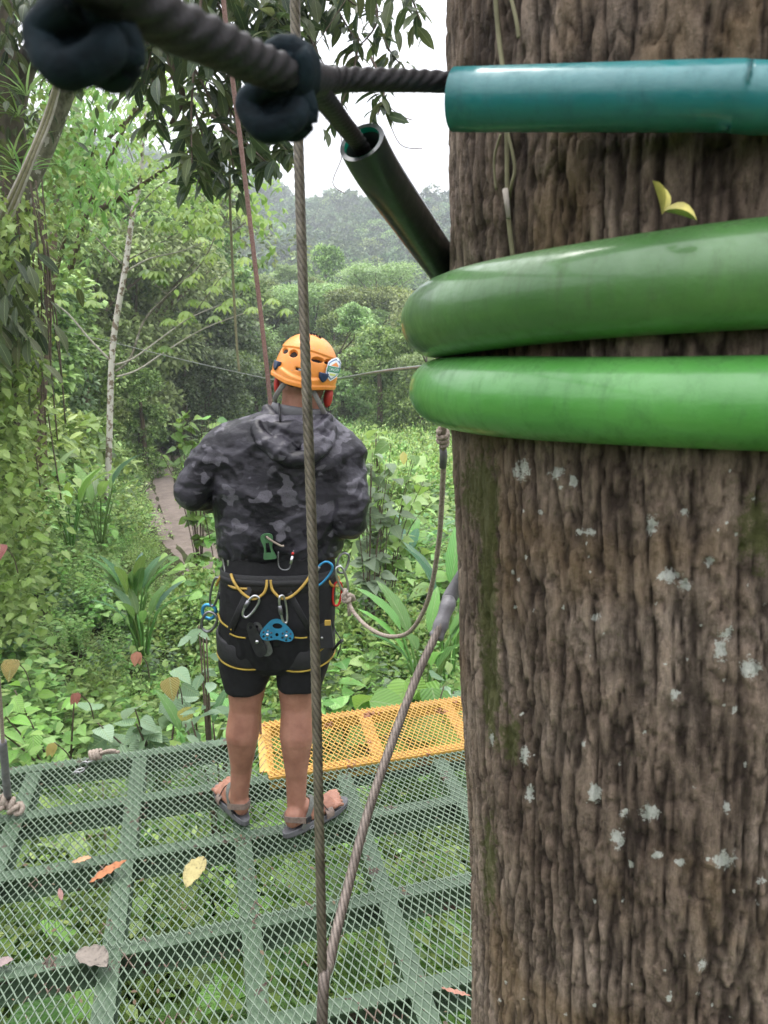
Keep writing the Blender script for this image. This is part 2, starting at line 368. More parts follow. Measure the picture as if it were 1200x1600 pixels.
# path sheet
py_ = np.linspace(3, 64, 180); pw = np.linspace(-1, 1, 13)
PV = []
for y in py_:
    for w in pw:
        hw = .95 + .2 * float(vnoise(y * .9, w + 3)); x = float(pathx(y)) + w * hw
        PV.append((x, y, float(height(x, y)) + .03 - .06 * abs(w) ** 3 - .03 * math.exp(-((abs(w) - .5) / .15) ** 2)))
i = (np.arange(179)[:, None] * 13 + np.arange(12)[None]).ravel()
m = NT('path_dirt'); v = m.coord(); n = m.noise(v, 3, 8, .7)
m.set(col=m.ramp(n, [(.3, (.10, .075, .06)), (.6, (.19, .15, .125)), (.8, (.25, .20, .17))]), rough=.9); m.bump(n, .05)
props(new_obj('path', mesh_np('path', PV, np.stack([i, i + 1, i + 14, i + 13], 1)), m.m), 'bare brown dirt footpath winding away into the valley', None, None, 'structure')

# ------------------------------------------------------------------ geometry-node scatter for uncountable vegetation
def scatter(name, protos, pos, rot, scl, pick, label):
    col = bpy.data.collections.new(name + '_kinds')
    for i, me in enumerate(protos):
        q = bpy.data.objects.new(f'{name}_kind_{i:02d}', me); col.objects.link(q)
    me = bpy.data.meshes.new(name); me.vertices.add(len(pos)); me.vertices.foreach_set('co', np.asarray(pos, np.float32).ravel())
    for nm, ty, fld, a in (('rot', 'FLOAT_VECTOR', 'vector', rot), ('scl', 'FLOAT', 'value', scl), ('pick', 'INT', 'value', pick)):
        at = me.attributes.new(nm, ty, 'POINT'); at.data.foreach_set(fld, np.asarray(a, np.int32 if ty == 'INT' else np.float32).ravel())
    o = bpy.data.objects.new(name, me); S.collection.objects.link(o)
    g = bpy.data.node_groups.new(name, 'GeometryNodeTree')
    g.interface.new_socket('Geometry', in_out='INPUT', socket_type='NodeSocketGeometry'); g.interface.new_socket('Geometry', in_out='OUTPUT', socket_type='NodeSocketGeometry')
    gi = g.nodes.new('NodeGroupInput'); go = g.nodes.new('NodeGroupOutput'); iop = g.nodes.new('GeometryNodeInstanceOnPoints')
    ci = g.nodes.new('GeometryNodeCollectionInfo'); ci.inputs[0].default_value = col; ci.inputs['Separate Children'].default_value = True; ci.inputs['Reset Children'].default_value = True
    def na(n, t): q = g.nodes.new('GeometryNodeInputNamedAttribute'); q.data_type = t; q.inputs[0].default_value = n; return q.outputs[0]
    g.links.new(gi.outputs[0], iop.inputs['Points']); g.links.new(ci.outputs[0], iop.inputs['Instance']); iop.inputs['Pick Instance'].default_value = True
    g.links.new(na('pick', 'INT'), iop.inputs['Instance Index']); g.links.new(na('rot', 'FLOAT_VECTOR'), iop.inputs['Rotation']); g.links.new(na('scl', 'FLOAT'), iop.inputs['Scale'])
    g.links.new(iop.outputs[0], go.inputs[0]); md = o.modifiers.new('scatter', 'NODES'); md.node_group = g
    return props(o, label, None, None, 'stuff')

# ------------------------------------------------------------------ plant kinds (meshes)
def withmat(me, *ms):
    for q in ms: me.materials.append(q)
    return me
def weed_mesh(h=.7, stems=7, per=12, size=.11, tpl='weed', mat='weed', spread=.35):
    lf = LF()
    for s in range(stems):
        a = rng.uniform(0, 6.28); r0 = rng.uniform(0, .1); tilt = rng.uniform(0, spread); hh = h * rng.uniform(.6, 1.1)
        t = np.linspace(.25, 1, per); base = np.array([math.cos(a), math.sin(a), 0])
        pos = base * r0 + base * (tilt * hh * t ** 1.5)[:, None] + np.array([0, 0, 1]) * (hh * t)[:, None]
        an = a + np.arange(per) * 2.4 + rng.normal(0, .3, per)
        d = np.stack([np.cos(an), np.sin(an), rng.uniform(-.35, .35, per)], 1); n = np.stack([-.3 * np.cos(an), -.3 * np.sin(an), np.ones(per)], 1) + rng.normal(0, .25, (per, 3))
        lf.add(tpl, pos, d, n, size * rng.uniform(.6, 1.2, per) * (1.15 - .5 * t))
    return withmat(lf.mesh('weed'), G[mat])
def mound_mesh(R_=.6, h=.9, n=420, size=.06, mat='small', tpl='oval'):
    u = rdir(n, .5); u[:, 2] = np.abs(u[:, 2]); rr = rng.uniform(.65, 1.0, n) * (1 + .25 * np.sin(u[:, 0] * 7 + u[:, 1] * 5))
    pos = u * rr[:, None] * np.array([R_, R_, h]); d = norm(u + rdir(n) * .9 + np.array([0, 0, -.2])); nn = u + np.array([0, 0, 1.1]) + rdir(n) * .4
    return withmat(LF().add(tpl, pos, d, nn, size * rng.uniform(.6, 1.3, n)).mesh('mound'), G[mat])
def fern_mesh(fr=9, L_=.8):
    lf = LF()
    for k in range(fr):
        a = k * 2.4 + rng.normal(0, .2); t = np.linspace(.12, 1, 22); l = L_ * rng.uniform(.7, 1.1)
        hd = np.array([math.cos(a), math.sin(a), 0]); sd_ = np.array([-math.sin(a), math.cos(a), 0])
        c = hd * (l * t * .85)[:, None] + np.array([0, 0, 1]) * (l * (.75 * t - .65 * t * t))[:, None]
        w = l * .26 * np.sin(np.pi * t ** .8) + .01
        for sg in (-1, 1): lf.add('pinna', c, sd_ * sg + hd * .35 + np.array([0, 0, -.15]), np.tile((0, 0, 1.), (22, 1)), w)
    return withmat(lf.mesh('fern'), G['fern'])
def grass_mesh(n=45, L_=.55):
    a = rng.uniform(0, 6.28, n); r = rng.uniform(0, .18, n); pos = np.stack([np.cos(a) * r, np.sin(a) * r, np.zeros(n)], 1)
    d = np.stack([np.cos(a), np.sin(a), rng.uniform(1.2, 3, n)], 1)
    return withmat(LF().add('blade', pos, d, np.stack([-np.cos(a), -np.sin(a), np.full(n, .6)], 1), L_ * rng.uniform(.5, 1.2, n)).mesh('tuft'), G['grass'])
def crown_arrays(lf, c, rad, n, size, clumps=14, flat=1.0, layered=False, mi=0, shell=.55):
    cc = rdir(clumps, .35); cc = cc * rng.uniform(.45, .85, clumps)[:, None] * np.array(rad)
    if layered: cc[:, 2] = np.round(cc[:, 2] / (rad[2] * .5)) * rad[2] * .5 + rng.normal(0, .05, clumps)
    cr = rng.uniform(.2, .42, clumps) * min(rad[0], rad[1])
    k = rng.integers(0, clumps, n); u = rdir(n, .45); rr = rng.uniform(shell, 1, n) ** .6
    sq = np.array([1, 1, .35 if layered else .75 * flat])
    pos = cc[k] + u * rr[:, None] * cr[k][:, None] * sq * (1 + .2 * np.sin(u[:, 0:1] * 9 + k[:, None])) + np.array(c)
    d = norm(u + rdir(n) * .8 + np.array([0, 0, -.35])); nn = u * .6 + np.array([0, 0, 1.]) + rdir(n) * .5
    # shade inside the crown put into colour, inner leaves darker: tips carry higher rnd
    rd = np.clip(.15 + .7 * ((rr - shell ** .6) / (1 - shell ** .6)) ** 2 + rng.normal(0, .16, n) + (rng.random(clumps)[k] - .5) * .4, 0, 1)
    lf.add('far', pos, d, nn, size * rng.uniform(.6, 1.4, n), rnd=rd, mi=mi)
def tree_kind(kind, n=6500, size=.30):
    """unit tree about 10 m tall, base at the origin: returns trunk mesh, crown mesh"""
    mb = MB(); tips = []; lf = LF()
    if kind == 'dome':
        mb.tube([(0, 0, -1), (.1, 0, 2), (.0, .15, 4), (.1, 0, 6.5)], [.26, .2, .15, .08], 7)
        for a in range(6): q = a * 1.05 + random.random(); mb.tube([(0, .05, 3.2 + .5 * (a % 3)), (math.cos(q) * 1.2, math.sin(q) * 1.2, 5), (math.cos(q) * 2.6, math.sin(q) * 2.6, 6.6)], [.1, .07, .03], 5)
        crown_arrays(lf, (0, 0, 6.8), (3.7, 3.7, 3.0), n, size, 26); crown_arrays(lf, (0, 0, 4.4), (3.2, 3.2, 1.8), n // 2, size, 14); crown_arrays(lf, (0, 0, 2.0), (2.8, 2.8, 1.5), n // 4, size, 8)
    elif kind == 'flat':
        mb.tube([(0, 0, -1), (.2, 0, 3), (.0, .15, 5), (.1, 0, 7.5)], [.24, .18, .14, .06], 7)
        for a in range(8): q = a * .8 + random.random() * .4; mb.tube([(0, .05, 4 + .3 * (a % 3)), (math.cos(q) * 1.5, math.sin(q) * 1.5, 6.4), (math.cos(q) * 3.6, math.sin(q) * 3.6, 8)], [.1, .07, .02], 5)
        crown_arrays(lf, (0, 0, 7.9), (5.0, 5.0, 1.5), n, size * .85, 34, layered=True); crown_arrays(lf, (0, 0, 5), (3.6, 3.6, 1.6), n // 2, size, 14); crown_arrays(lf, (0, 0, 2), (3.2, 3.2, 1.6), n // 3, size, 10)
    elif kind == 'column':                        # draped with climbers to the ground
        mb.tube([(0, 0, -1), (.2, 0, 4), (.0, .1, 8)], [.3, .2, .08], 7)
        crown_arrays(lf, (0, 0, 7.2), (2.4, 2.4, 2.4), n // 2, size, 14); crown_arrays(lf, (.2, 0, 4), (2.2, 2.0, 2.8), n // 3, size, 12); crown_arrays(lf, (0, .2, 1.2), (2.6, 2.4, 1.4), n // 4, size, 9)
    elif kind == 'sprawl':                         # open irregular crown, limbs seen
        tips = []; mb.tube([(0, 0, -1), (.1, 0, 3.4)], [.22, .16], 7); branching(mb, (.1, 0, 3.4), (0, 0, 1), 3.0, .14, 2, tips, .75, .1)
        for t, d in tips: crown_arrays(lf, t, (1.5, 1.5, .8), max(n // len(tips), 40), size * .9, 4, layered=True)
        crown_arrays(lf, (0, 0, 3), (3, 3, 2.2), n // 2, size, 14)
    t = bpy.data.meshes.new('trunk'); t.from_pydata(mb.v, [], mb.f); t.materials.append(M_bark)
    return t, lf.mesh('crown')
def child(name, me, parent, mat=None):          # mesh given in the parent's own coordinates
    if mat is not None: me.materials.append(mat)
    o = bpy.data.objects.new(name, me); S.collection.objects.link(o); o.parent = parent; return o
# ------------------------------------------------------------------ undergrowth (uncountable)
NW = [weed_mesh(.75, 8, 12, .12), weed_mesh(.9, 7, 14, .10), weed_mesh(.6, 9, 10, .14), weed_mesh(.8, 8, 18, .075, 'oval'), weed_mesh(.7, 6, 12, .13, 'weed', 'grey'),
      weed_mesh(.8, 5, 9, .22, 'heart', 'weed', .5), fern_mesh(), fern_mesh(7, .6), grass_mesh(), mound_mesh(.55, .9, 700, .055), mound_mesh(.6, .7, 500, .075, 'weed', 'weed')]
def place(n, f, ok, scale, probs, patch=0):
    x, y = f(n); k = ok(x, y); x, y = x[k], y[k]; z = height(x, y)
    pk = rng.choice(len(probs), len(x), p=np.array(probs) / sum(probs))
    if patch:                                   # species grow in patches
        cum = np.cumsum(np.array(probs) / sum(probs)); q = vnoise(x / patch + 9, y / patch + 4); q = (np.argsort(np.argsort(q)) + .5) / len(x); q = np.clip(q + rng.normal(0, .10, len(x)), 0, .9999); pk = np.searchsorted(cum, q)
    sc = scale(x, y, len(x))
    return np.stack([x, y, z - .05], 1), np.stack([rng.normal(0, .12, len(x)), rng.normal(0, .12, len(x)), rng.uniform(0, 6.28, len(x))], 1), sc, pk
inview = lambda x, y, mg=1.5: (x > -.56 * y - mg) & (x < .52 * y + mg)
offpath = lambda x, y, w: np.abs(x - pathx(y)) > w
TRX, TRY = .40, .87
def f1(n): y = rng.uniform(-2.5, 13, n); return rng.uniform(-9, 8, n), y
def ok1(x, y): return inview(x, y, 3) & ((y < 12) | offpath(x, y, 1.0)) & (np.hypot(x - TRX, y - TRY) > .5) & (np.hypot(x + .1, y - 6.6) > .45)
def sc1(x, y, n):
    s = rng.uniform(.7, 1.15, n) * (1 + .45 * fbm(x / 1.1, y / 1.1)) * 1.05
    s = s * np.where((y < 3.4) & (x > -3.2), 1.12, np.where((y < 3.9) & (x > -3.2), .85, 1.0)) * np.where((np.abs(x + .36 * y) < 1.1) & (y > 7), .6, 1); s = s * np.where((np.hypot(x + .1, y - 6.4) < 1.1), .45, 1); return s
a1 = place(3600, f1, ok1, sc1, [5, 4, 4, 3, 2, 3.5, 1.4, 1, .8, 1.2, 2], 1.6)
scatter('undergrowth', NW, *a1, 'dense leafy weeds, ferns and vines covering the ground round the platform')
FW = [withmat(q.copy()) if False else q for q in NW]
def f2(n): u = rng.random(n); y = 11 + 40 * u ** 1.3; return rng.uniform(-.62, .58, n) * (y + 3), y
def ok2(x, y): return offpath(x, y, np.where(y > 24, 1.05, 1.25))
def sc2(x, y, n): return rng.uniform(.8, 1.6, n) * (1 + .7 * fbm(x / 3, y / 3)) * np.where(offpath(x, y, 2.4), 1.15, .6) * np.where((np.abs(x + .36 * y) < 1.2) & (y < 19), .5, 1)
a2 = place(8500, f2, ok2, sc2, [4, 4, 3, 4, 2, 4, 1.5, 1, 1.5, 3, 3], 3.5)
scatter('meadow_undergrowth', NW, *a2, 'bright green weeds and low shrubs filling the clearing beside the path')
def f3(n): y = rng.uniform(10, 24, n); return pathx(y) + rng.uniform(.9, 2.8, n), y
a3 = place(900, f3, lambda x, y: x == x, lambda x, y, n: rng.uniform(.8, 1.3, n), [1])
scatter('grass', [grass_mesh(60, .6)], *a3, 'long pale grass edging the dirt path')

# thickets: hip to roof high bushes that merge into one mass
def thick_mesh(seed, mat, n=1500, size=.11, tpl='oval', h=1.0):
    lf = LF(); cl = 12; cc = rdir(cl, .3) * rng.uniform(.3, .9, cl)[:, None] * np.array([1, 1, .9 * h]); cc[:, 2] = np.abs(cc[:, 2]) + .3
    k = rng.integers(0, cl, n); u = rdir(n, .4); pos = cc[k] + u * rng.uniform(.3, .55, n)[:, None]; pos[:, 2] = np.abs(pos[:, 2])
    lf.add(tpl, pos, norm(u + rdir(n) * .8 - [0, 0, .3]), u + [0, 0, 1.2] + rdir(n) * .4, size * rng.uniform(.6, 1.3, n)); return withmat(lf.mesh('bush'), G[mat])
TH = [thick_mesh(0, 'weed'), thick_mesh(1, 'small'), thick_mesh(2, 'forest'), thick_mesh(3, 'pale', 1200, .13), thick_mesh(4, 'small', 1300, .14), thick_mesh(5, 'deep', 1300, .12), thick_mesh(6, 'weed', 700, .22, 'heart')]
def f4(n): u = rng.random(n); y = 15 + 55 * u; return rng.uniform(-.62, .55, n) * (y + 2), y
def ok4(x, y):
    d = x - pathx(y); return ((d < -2.8) & ((y > 20) | (x < -.36 * y - 1.3))) | ((d > 3.2) & (y > 24)) | (y > 46)
def sc4(x, y, n):
    d = x - pathx(y); return rng.uniform(.8, 1.5, n) * (1 + .6 * smoothstep(-2.5, -7, d)) * np.where(d < 0, 1.1, .95)
scatter('thicket', TH, *place(1500, f4, ok4, sc4, [3, 4, 4, 1.5, 3, 2, 1.5]), 'tangled bushes and climbers filling the slope below the forest')

# ------------------------------------------------------------------ forest: single trees
KINDS = {}
for nm, kd, mt, n, sz in (('d1', 'dome', 'forest', 8000, .30), ('d2', 'dome', 'pale', 8000, .28), ('f1', 'flat', 'forest', 8000, .30), ('f2', 'flat', 'pale', 8000, .28), ('c1', 'column', 'deep', 8000, .26),
                          ('c2', 'column', 'forest', 8000, .24), ('s1', 'sprawl', 'pale', 8000, .24), ('s2', 'sprawl', 'forest', 8000, .24), ('d3', 'dome', 'deep', 8000, .26)):
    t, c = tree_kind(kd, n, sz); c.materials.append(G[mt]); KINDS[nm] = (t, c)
DESC = dict(d1=('round-crowned', 'mid-green'), d2=('round-crowned', 'pale yellow-green'), f1=('flat-topped', 'mid-green'), f2=('flat-topped', 'pale green'), c1=('narrow climber-draped', 'dark green'),
            c2=('climber-draped', 'mid-green'), s1=('open-limbed', 'pale green'), s2=('open-limbed', 'mid-green'), d3=('round-crowned', 'dark green'))
EM = dict(d1=10.2, d2=10.2, f1=9.4, f2=9.4, c1=9.9, c2=9.9, s1=10, s2=10, d3=10.2)
def put_tree(kd, x, y, ztop, label=None, group=None, wid=None):
    z = float(height(x, y)); s = max((ztop - z), 3.5) / EM[kd]
    sh, co = DESC[kd]
    row = ('in the highest row under the ridge', 'in the third row', 'in the second row', 'nearest the clearing')[0 if y > 105 else 1 if y > 76 else 2 if y > 54 else 3]
    pxx = 600 + x / y * 1200
    side = next(t for lim, t in ((0, 'past the left edge'), (60, 'behind the climber-covered tree'), (165, 'left of the slender tree'), (240, 'just right of the slender tree'), (300, 'above the path'), (350, 'above the left shoulder'), (420, 'crossed by the red rope'), (480, 'behind the vertical cable'),
               (530, 'above the helmet'), (590, 'right of the helmet'), (700, 'beside the big trunk'), (1e9, 'behind the big trunk')) if pxx < lim)
    o = empty('forest_tree', (x, y, z), label or f'{sh} {co} tree {side}, {row}', 'tree', f'{sh} {co} forest trees {side}, {row}' if not label else 'forest trees that stand out', random.uniform(0, 6.28))
    w = wid or random.uniform(.85, 1.15); o.scale = (s * w, s * w, s)
    t, c = KINDS[kd]; child('trunk', t, o); child('crown', c, o); return o
hiE = lambda px: float(np.interp(px, [-200, 0, 120, 200, 270, 330, 400, 480, 560, 700, 1500], [.34, .31, .28, .235, .20, .15, .11, .115, .108, .112, .12]))
cells = []
for y0, y1, st in ((40, 56, 5.2), (56, 78, 6.5), (78, 108, 8.5), (108, 140, 11)):
    y = y0
    while y < y1:
        x = -.62 * y
        while x < .56 * y:
            cells.append((x + random.uniform(-.4, .4) * st, y + random.uniform(-.4, .4) * st)); x += st
        y += st
for x, y in cells:
    px = 600 + x / y * 1200
    if abs(x - pathx(y)) < 3 and y < 58: continue
    if y < 56 and px > 330 and random.random() < .3: continue
    if px > 900 and random.random() < .5: continue
    lo, hi = (.0, .62) if y < 56 else ((.35, .9) if y < 100 else (.8, 1.0))
    e = hiE(px) * random.uniform(lo, hi); zt = CAM_H + e * y
    if px < 330: kd = random.choice(['f1', 'f2', 'c1', 'c2', 'c2', 'd1', 'd3', 's2'])
    else: kd = random.choice(['d1', 'd2', 'd2', 'f1', 'f2', 's1', 's2', 'c2', 'd3', 's1'])
    put_tree(kd, x, y, zt)
# left bank, nearer: climber-smothered trees rising beside the path
for px, y, py, kd in ((130, 27, 500, 'c2'), (60, 24, 430, 'c1'), (215, 33, 560, 'c2'), (-20, 21, 350, 'd1'), (10, 30, 330, 'f1'), (110, 36, 350, 'f2'), (200, 40, 360, 'f2'), (285, 44, 500, 'c1'), (60, 40, 270, 'f1'), (-90, 26, 300, 'c1'), (160, 31, 610, 'c2'), (250, 50, 330, 's2'), (320, 52, 440, 'd3'), (300, 60, 350, 'd1'), (120, 48, 265, 'd2'), (230, 60, 290, 'f1')):
    q = P(px, py, y); put_tree(kd, q.x, y, q.z)
q = P(510, 368, 84); put_tree('c2', q.x, 84, q.z, 'tall light green tree standing out above the others just right of the vertical cable', None, .8)
q = P(590, 412, 92); put_tree('f2', q.x, 92, q.z, 'wide flat-topped pale tree with dark limbs, right of the helmet against the ridge', None, 1.2)
q = P(655, 425, 78); put_tree('s1', q.x, 78, q.z, 'pale cream-green tree at the edge of the big trunk, in front of the ridge', None, 1.0)
q = P(315, 530, 46); put_tree('d3', q.x, 46, q.z, 'dark rounded bushy tree left of the thin red rope, level with the helmet', None, 1.25)
import collections
_g = collections.defaultdict(list)
for o in S.collection.objects:
    if o.get('category') == 'tree': _g[o['label']].append(o)
for lb, q in _g.items():
    if 2 <= len(q) <= 4:
        q.sort(key=lambda o: o.location.x / max(o.location.y, 1))
        w_ = {2: ('left', 'right'), 3: ('leftmost', 'middle', 'rightmost'), 4: ('leftmost', 'second', 'third', 'rightmost')}[len(q)]
        for o, t in zip(q, w_): o['label'] = f'{t} {lb}' if len(lb.split()) < 16 else f'{t} ' + lb.replace('in the highest row under the ridge', 'highest row')
# bare pale trees
def bare(px, py, Y, h, label):
    q = P(px, py, Y); mb = MB(); tips = []; branching(mb, (q.x, Y, q.z - h), (0, 0, 1), h * .45, .22, 3, tips, .55, .25)
    o = mb.build('bare_tree', M_white); props(o, label, 'tree')
bare(437, 500, 70, 9, 'leafless pale tree above and left of the orange helmet'); bare(335, 400, 150, 16, 'leafless whitish tree on the lower flank of the ridge, right of the hanging vine')
# far ridge: reads as one mass
def far_crown(mat, n=900, size=.9):
    lf = LF(); crown_arrays(lf, (0, 0, 2.5), (4, 4, 3), n, size, 12); return withmat(lf.mesh('far_crown'), G[mat])
FC = [far_crown('far'), far_crown('far', 700, 1.0), far_crown('far', 900, .8), far_crown('forest', 900, .7), far_crown('far', 700, .8)]
yy = rng.uniform(130, 490, 14500); xx = rng.uniform(-.70, .85, 14500) * yy; k = rng.random(14500) < .25 + .75 * (yy / 490); xx, yy = xx[k], yy[k]
zz = height(xx, yy) + rng.uniform(-1.5, 2.5, len(xx)); n_ = len(xx)
scatter('distant_forest', FC, np.stack([xx, yy, zz], 1), np.stack([np.zeros(n_), np.zeros(n_), rng.uniform(0, 6.28, n_)], 1), rng.uniform(.6, 1.25, n_) * (1 + .6 * (rng.random(n_) > .94)), rng.choice(5, n_, p=[.3, .15, .25, .2, .1]), 'hazy rainforest covering the distant ridge')

# ------------------------------------------------------------------ slender pale tree left of the path
st = empty('slender_tree', P(165, 835, 18), 'slender pale mottled tree with long bare white branches, left of the dirt path', 'tree')
SY = 18
mb = MB(); tr = spline([P(x, y, SY) for x, y in ((164, 850), (167, 790), (171, 680), (174, 577), (180, 510), (195, 424), (208, 330), (218, 290), (224, 215), (232, 120), (238, 30))], 5)
mb.tube(tr, list(np.interp(np.linspace(0, 1, len(tr)), [0, .5, .65, 1], [.078, .068, .055, .016])), 10); mb.build('trunk', M_barkpale, st)
BR = [([(171, 562), (140, 530), (107, 491), (69, 459), (64, 430)], .045, 1), ([(180, 581), (204, 559), (225, 502), (262, 461), (311, 416), (334, 375), (345, 340)], .05, 0), ([(181, 570), (210, 559), (262, 521), (300, 495), (356, 472)], .042, 1),
      ([(182, 589), (217, 577), (262, 547), (322, 512), (397, 484), (432, 470)], .04, 1), ([(190, 412), (150, 371), (103, 307), (85, 270)], .035, 0), ([(198, 424), (232, 405), (285, 392), (320, 378)], .035, 1), ([(198, 407), (262, 373), (319, 330), (372, 318)], .032, 0),
      ([(207, 332), (180, 300), (150, 262)], .025, 0), ([(208, 330), (250, 290), (300, 262), (330, 240)], .028, 0), ([(218, 290), (200, 230), (170, 180)], .02, 0), ([(225, 215), (260, 170), (300, 140)], .018, 0), ([(262, 461), (240, 440), (235, 420)], .02, 0), ([(205, 340), (240, 330), (290, 350), (330, 345)], .02, 0), ([(300, 495), (340, 440), (360, 420)], .02, 0)]
tips = []
for pts, r, w in BR:
    jit = random.uniform(-1.2, 1.2); q = [P(x, y, SY + jit * i / len(pts)) for i, (x, y) in enumerate(pts)]; q = spline(q, 5)
    MB().tube(q, list(np.linspace(r * .62, r * .2, len(q))), 6).build('branch', M_white if w else M_limb, st)
    for f in (1.0, .85, .7, .55): tips.append(q[int((len(q) - 1) * f)] + Vector((random.gauss(0, .12), random.gauss(0, .3), random.gauss(.1, .12))))
for p in tr[int(len(tr) * .75):]: tips.append(p + Vector((random.gauss(0, .4), random.gauss(0, .4), random.gauss(0, .2))))
lf = LF()
for t in tips:                                    # palmate, drooping fingers
    for c in range(random.choice((1, 2, 3))):
        cpos = t + Vector((random.gauss(0, .3), random.gauss(0, .35), random.gauss(0, .14))); k = 9; an = np.linspace(0, 2 * math.pi, k, endpoint=False) + random.random()
        d = np.stack([np.cos(an), np.sin(an), np.full(k, -.45)], 1); lf.add('lance', np.tile(cpos, (k, 1)), d, np.tile((0, 0, 1.), (k, 1)) + d * .3, .27 * rng.uniform(.8, 1.2, k), rnd=random.random())
new_obj('crown', lf.mesh('crown'), G['palm'], st)

# ------------------------------------------------------------------ near climber-covered tree on the left
NY = 8.5
nt_ = empty('climber_covered_tree', P(0, 980, NY), 'big tree at the left edge smothered in leafy climbers, with a mossy pale limb', 'tree')
mb = MB(); q = spline([P(-30, 1000, NY), P(-10, 800, NY), (P(8, 600, NY)), P(0, 430, NY), P(25, 300, NY), P(10, 150, NY), P(-5, -60, NY)], 6); mb.tube(q, list(np.linspace(.24, .11, len(q))), 12, lobes=5, amp=.1, pitch=4); mb.build('trunk', M_barkmoss, nt_)
q = spline([P(15, 360, NY), P(35, 300, NY), P(70, 225, NY), P(115, 110, NY - .2), P(170, 20, NY - .4), P(230, -80, NY - .8)], 6); MB().tube(q, list(np.linspace(.13, .075, len(q))), 12).build('limb', M_limb, nt_)
q = spline([P(15, 190, NY + .3), P(40, 100, NY + .3), P(80, 60, NY), P(110, 10, NY), P(125, -60, NY)], 6); MB().tube(q, list(np.linspace(.13, .08, len(q))), 10).build('limb', M_barkmoss, nt_)
for k in range(5):
    q = spline([P(88 - k * 3 + 1.5 * k, 40, NY - .7), P(70 - k * 2.2, 130 + k * 4, NY - .7), P(48 - k * 2.5, 225, NY - .6), P(22 - k * 4, 290 + k * 3, NY - .6), P(-12 - k * 5, 380, NY - .5)], 6)
    MB().tube([p + Vector((.42, -.5, .1)) for p in q], .016 + .005 * (k % 2), 6).build('liana', M_vine if k % 2 else M_white, nt_)
def curtain(lf, pxr, pyr, Yr, n, tpl, size, droop=.8, mi=0, clump=.12, nc=60):
    cx_, cy_, cyy = rng.uniform(*pxr, nc), rng.uniform(*pyr, nc), rng.uniform(*Yr, nc); k = rng.integers(0, nc, n)
    cen = np.array([P(a, b, c) for a, b, c in zip(cx_, cy_, cyy)]); pos = cen[k] + rng.normal(0, 1, (n, 3)) * clump * np.array([1, 1, 1.5])
    an = rng.uniform(0, 6.28, n); d = np.stack([np.cos(an), np.sin(an), np.full(n, -droop)], 1) + rng.normal(0, .2, (n, 3)); nn = np.stack([np.cos(an) * .4, np.sin(an) * .4 - .35, np.ones(n)], 1) + rng.normal(0, .35, (n, 3))
    lf.add(tpl, pos, d, nn, size * rng.uniform(.6, 1.3, n), mi=mi, rnd=np.clip(rng.random(nc)[k] * .7 + rng.random(n) * .4, 0, 1))
lf = LF()
curtain(lf, (-70, 52), (350, 900), (7.4, 9.0), 7000, 'oval', .085, .6, 0, .13, 300); curtain(lf, (-80, 25), (300, 700), (7, 8.6), 2400, 'weed', .11, .7, 1, .15, 120); curtain(lf, (-70, 40), (620, 980), (6.5, 8.6), 3200, 'weed', .10, .4, 1, .18, 110)
curtain(lf, (-70, 130), (-80, 90), (7.6, 10), 900, 'lance', .17, .8, 2, .18, 50); curtain(lf, (-80, 25), (60, 330), (8.4, 10), 900, 'lance', .15, .8, 2, .18, 50); curtain(lf, (20, 110), (150, 420), (9.2, 10.5), 1100, 'oval', .11, .5, 1, .2, 70); curtain(lf, (-40, 20), (430, 520), (6.8, 7.4), 200, 'lance', .22, .9, 2, .2, 10)
new_obj('foliage', lf.mesh('foliage'), [G['small'], G['weed'], G['dark']], nt_)
mb = MB()
for k in range(40):
    a = P(random.uniform(-20, 70), random.uniform(250, 500), random.uniform(7.6, 8.8)); l = random.uniform(.6, 2.2); mb.tube(spline([a, a + Vector((random.gauss(0, .06), 0, -l * .5)), a + Vector((random.gauss(0, .1), 0, -l))], 4), .008, 4)
props(mb.build('hanging_roots', M_twig, nt_), None, None, None, 'stuff')
for k in range(9):                                # bromeliads on the limb
    c = P(random.uniform(15, 45), random.uniform(150, 320), NY - .3); kk = 16; an = rng.uniform(0, 6.28, kk)
    d = np.stack([np.cos(an), np.sin(an), rng.uniform(.3, 1.6, kk)], 1)
    if k < 4: new_obj('air_plant', LF().add('blade', np.tile(c, (kk, 1)), d, np.stack([-np.cos(an), -np.sin(an), np.full(kk, .5)], 1), .45 * rng.uniform(.7, 1.2, kk)).mesh('air_plant'), G['grass'], nt_)

# bright-leaved tree behind it, top left
bt = empty('bright_leaved_tree', P(120, 900, 12.5), 'tree with small bright yellow-green leaves against the sky, top left behind the first cable knot', 'tree')
mb = MB(); tips = []
for a, b in (((60, 640), (150, 200)), ((110, 420), (230, 130)), ((80, 300), (300, 90)), ((150, 330), (330, 210))):
    q = spline([P(a[0], a[1], 12.5), P((a[0] + b[0]) / 2 - 20, (a[1] + b[1]) / 2 + 20, 12), P(b[0], b[1], 11.5)], 6); mb.tube(q, list(np.linspace(.05, .015, len(q))), 5)
mb.tube([P(70, 980, 12.5), P(62, 640, 12.5), P(90, 300, 12.5)], [.14, .10, .05], 8)
mb.build('trunk', M_bark, bt)
lf = LF(); curtain(lf, (70, 300), (60, 340), (10.8, 13.5), 1150, 'weed', .11, .5, 0, .2, 130); curtain(lf, (75, 170), (120, 330), (10, 12), 900, 'lance', .17, .7, 1, .22, 60); curtain(lf, (250, 420), (255, 345), (11, 13), 500, 'weed', .13, .5, 0, .2, 36)
new_obj('crown', lf.mesh('crown'), [G['palm'], G['weed']], bt)

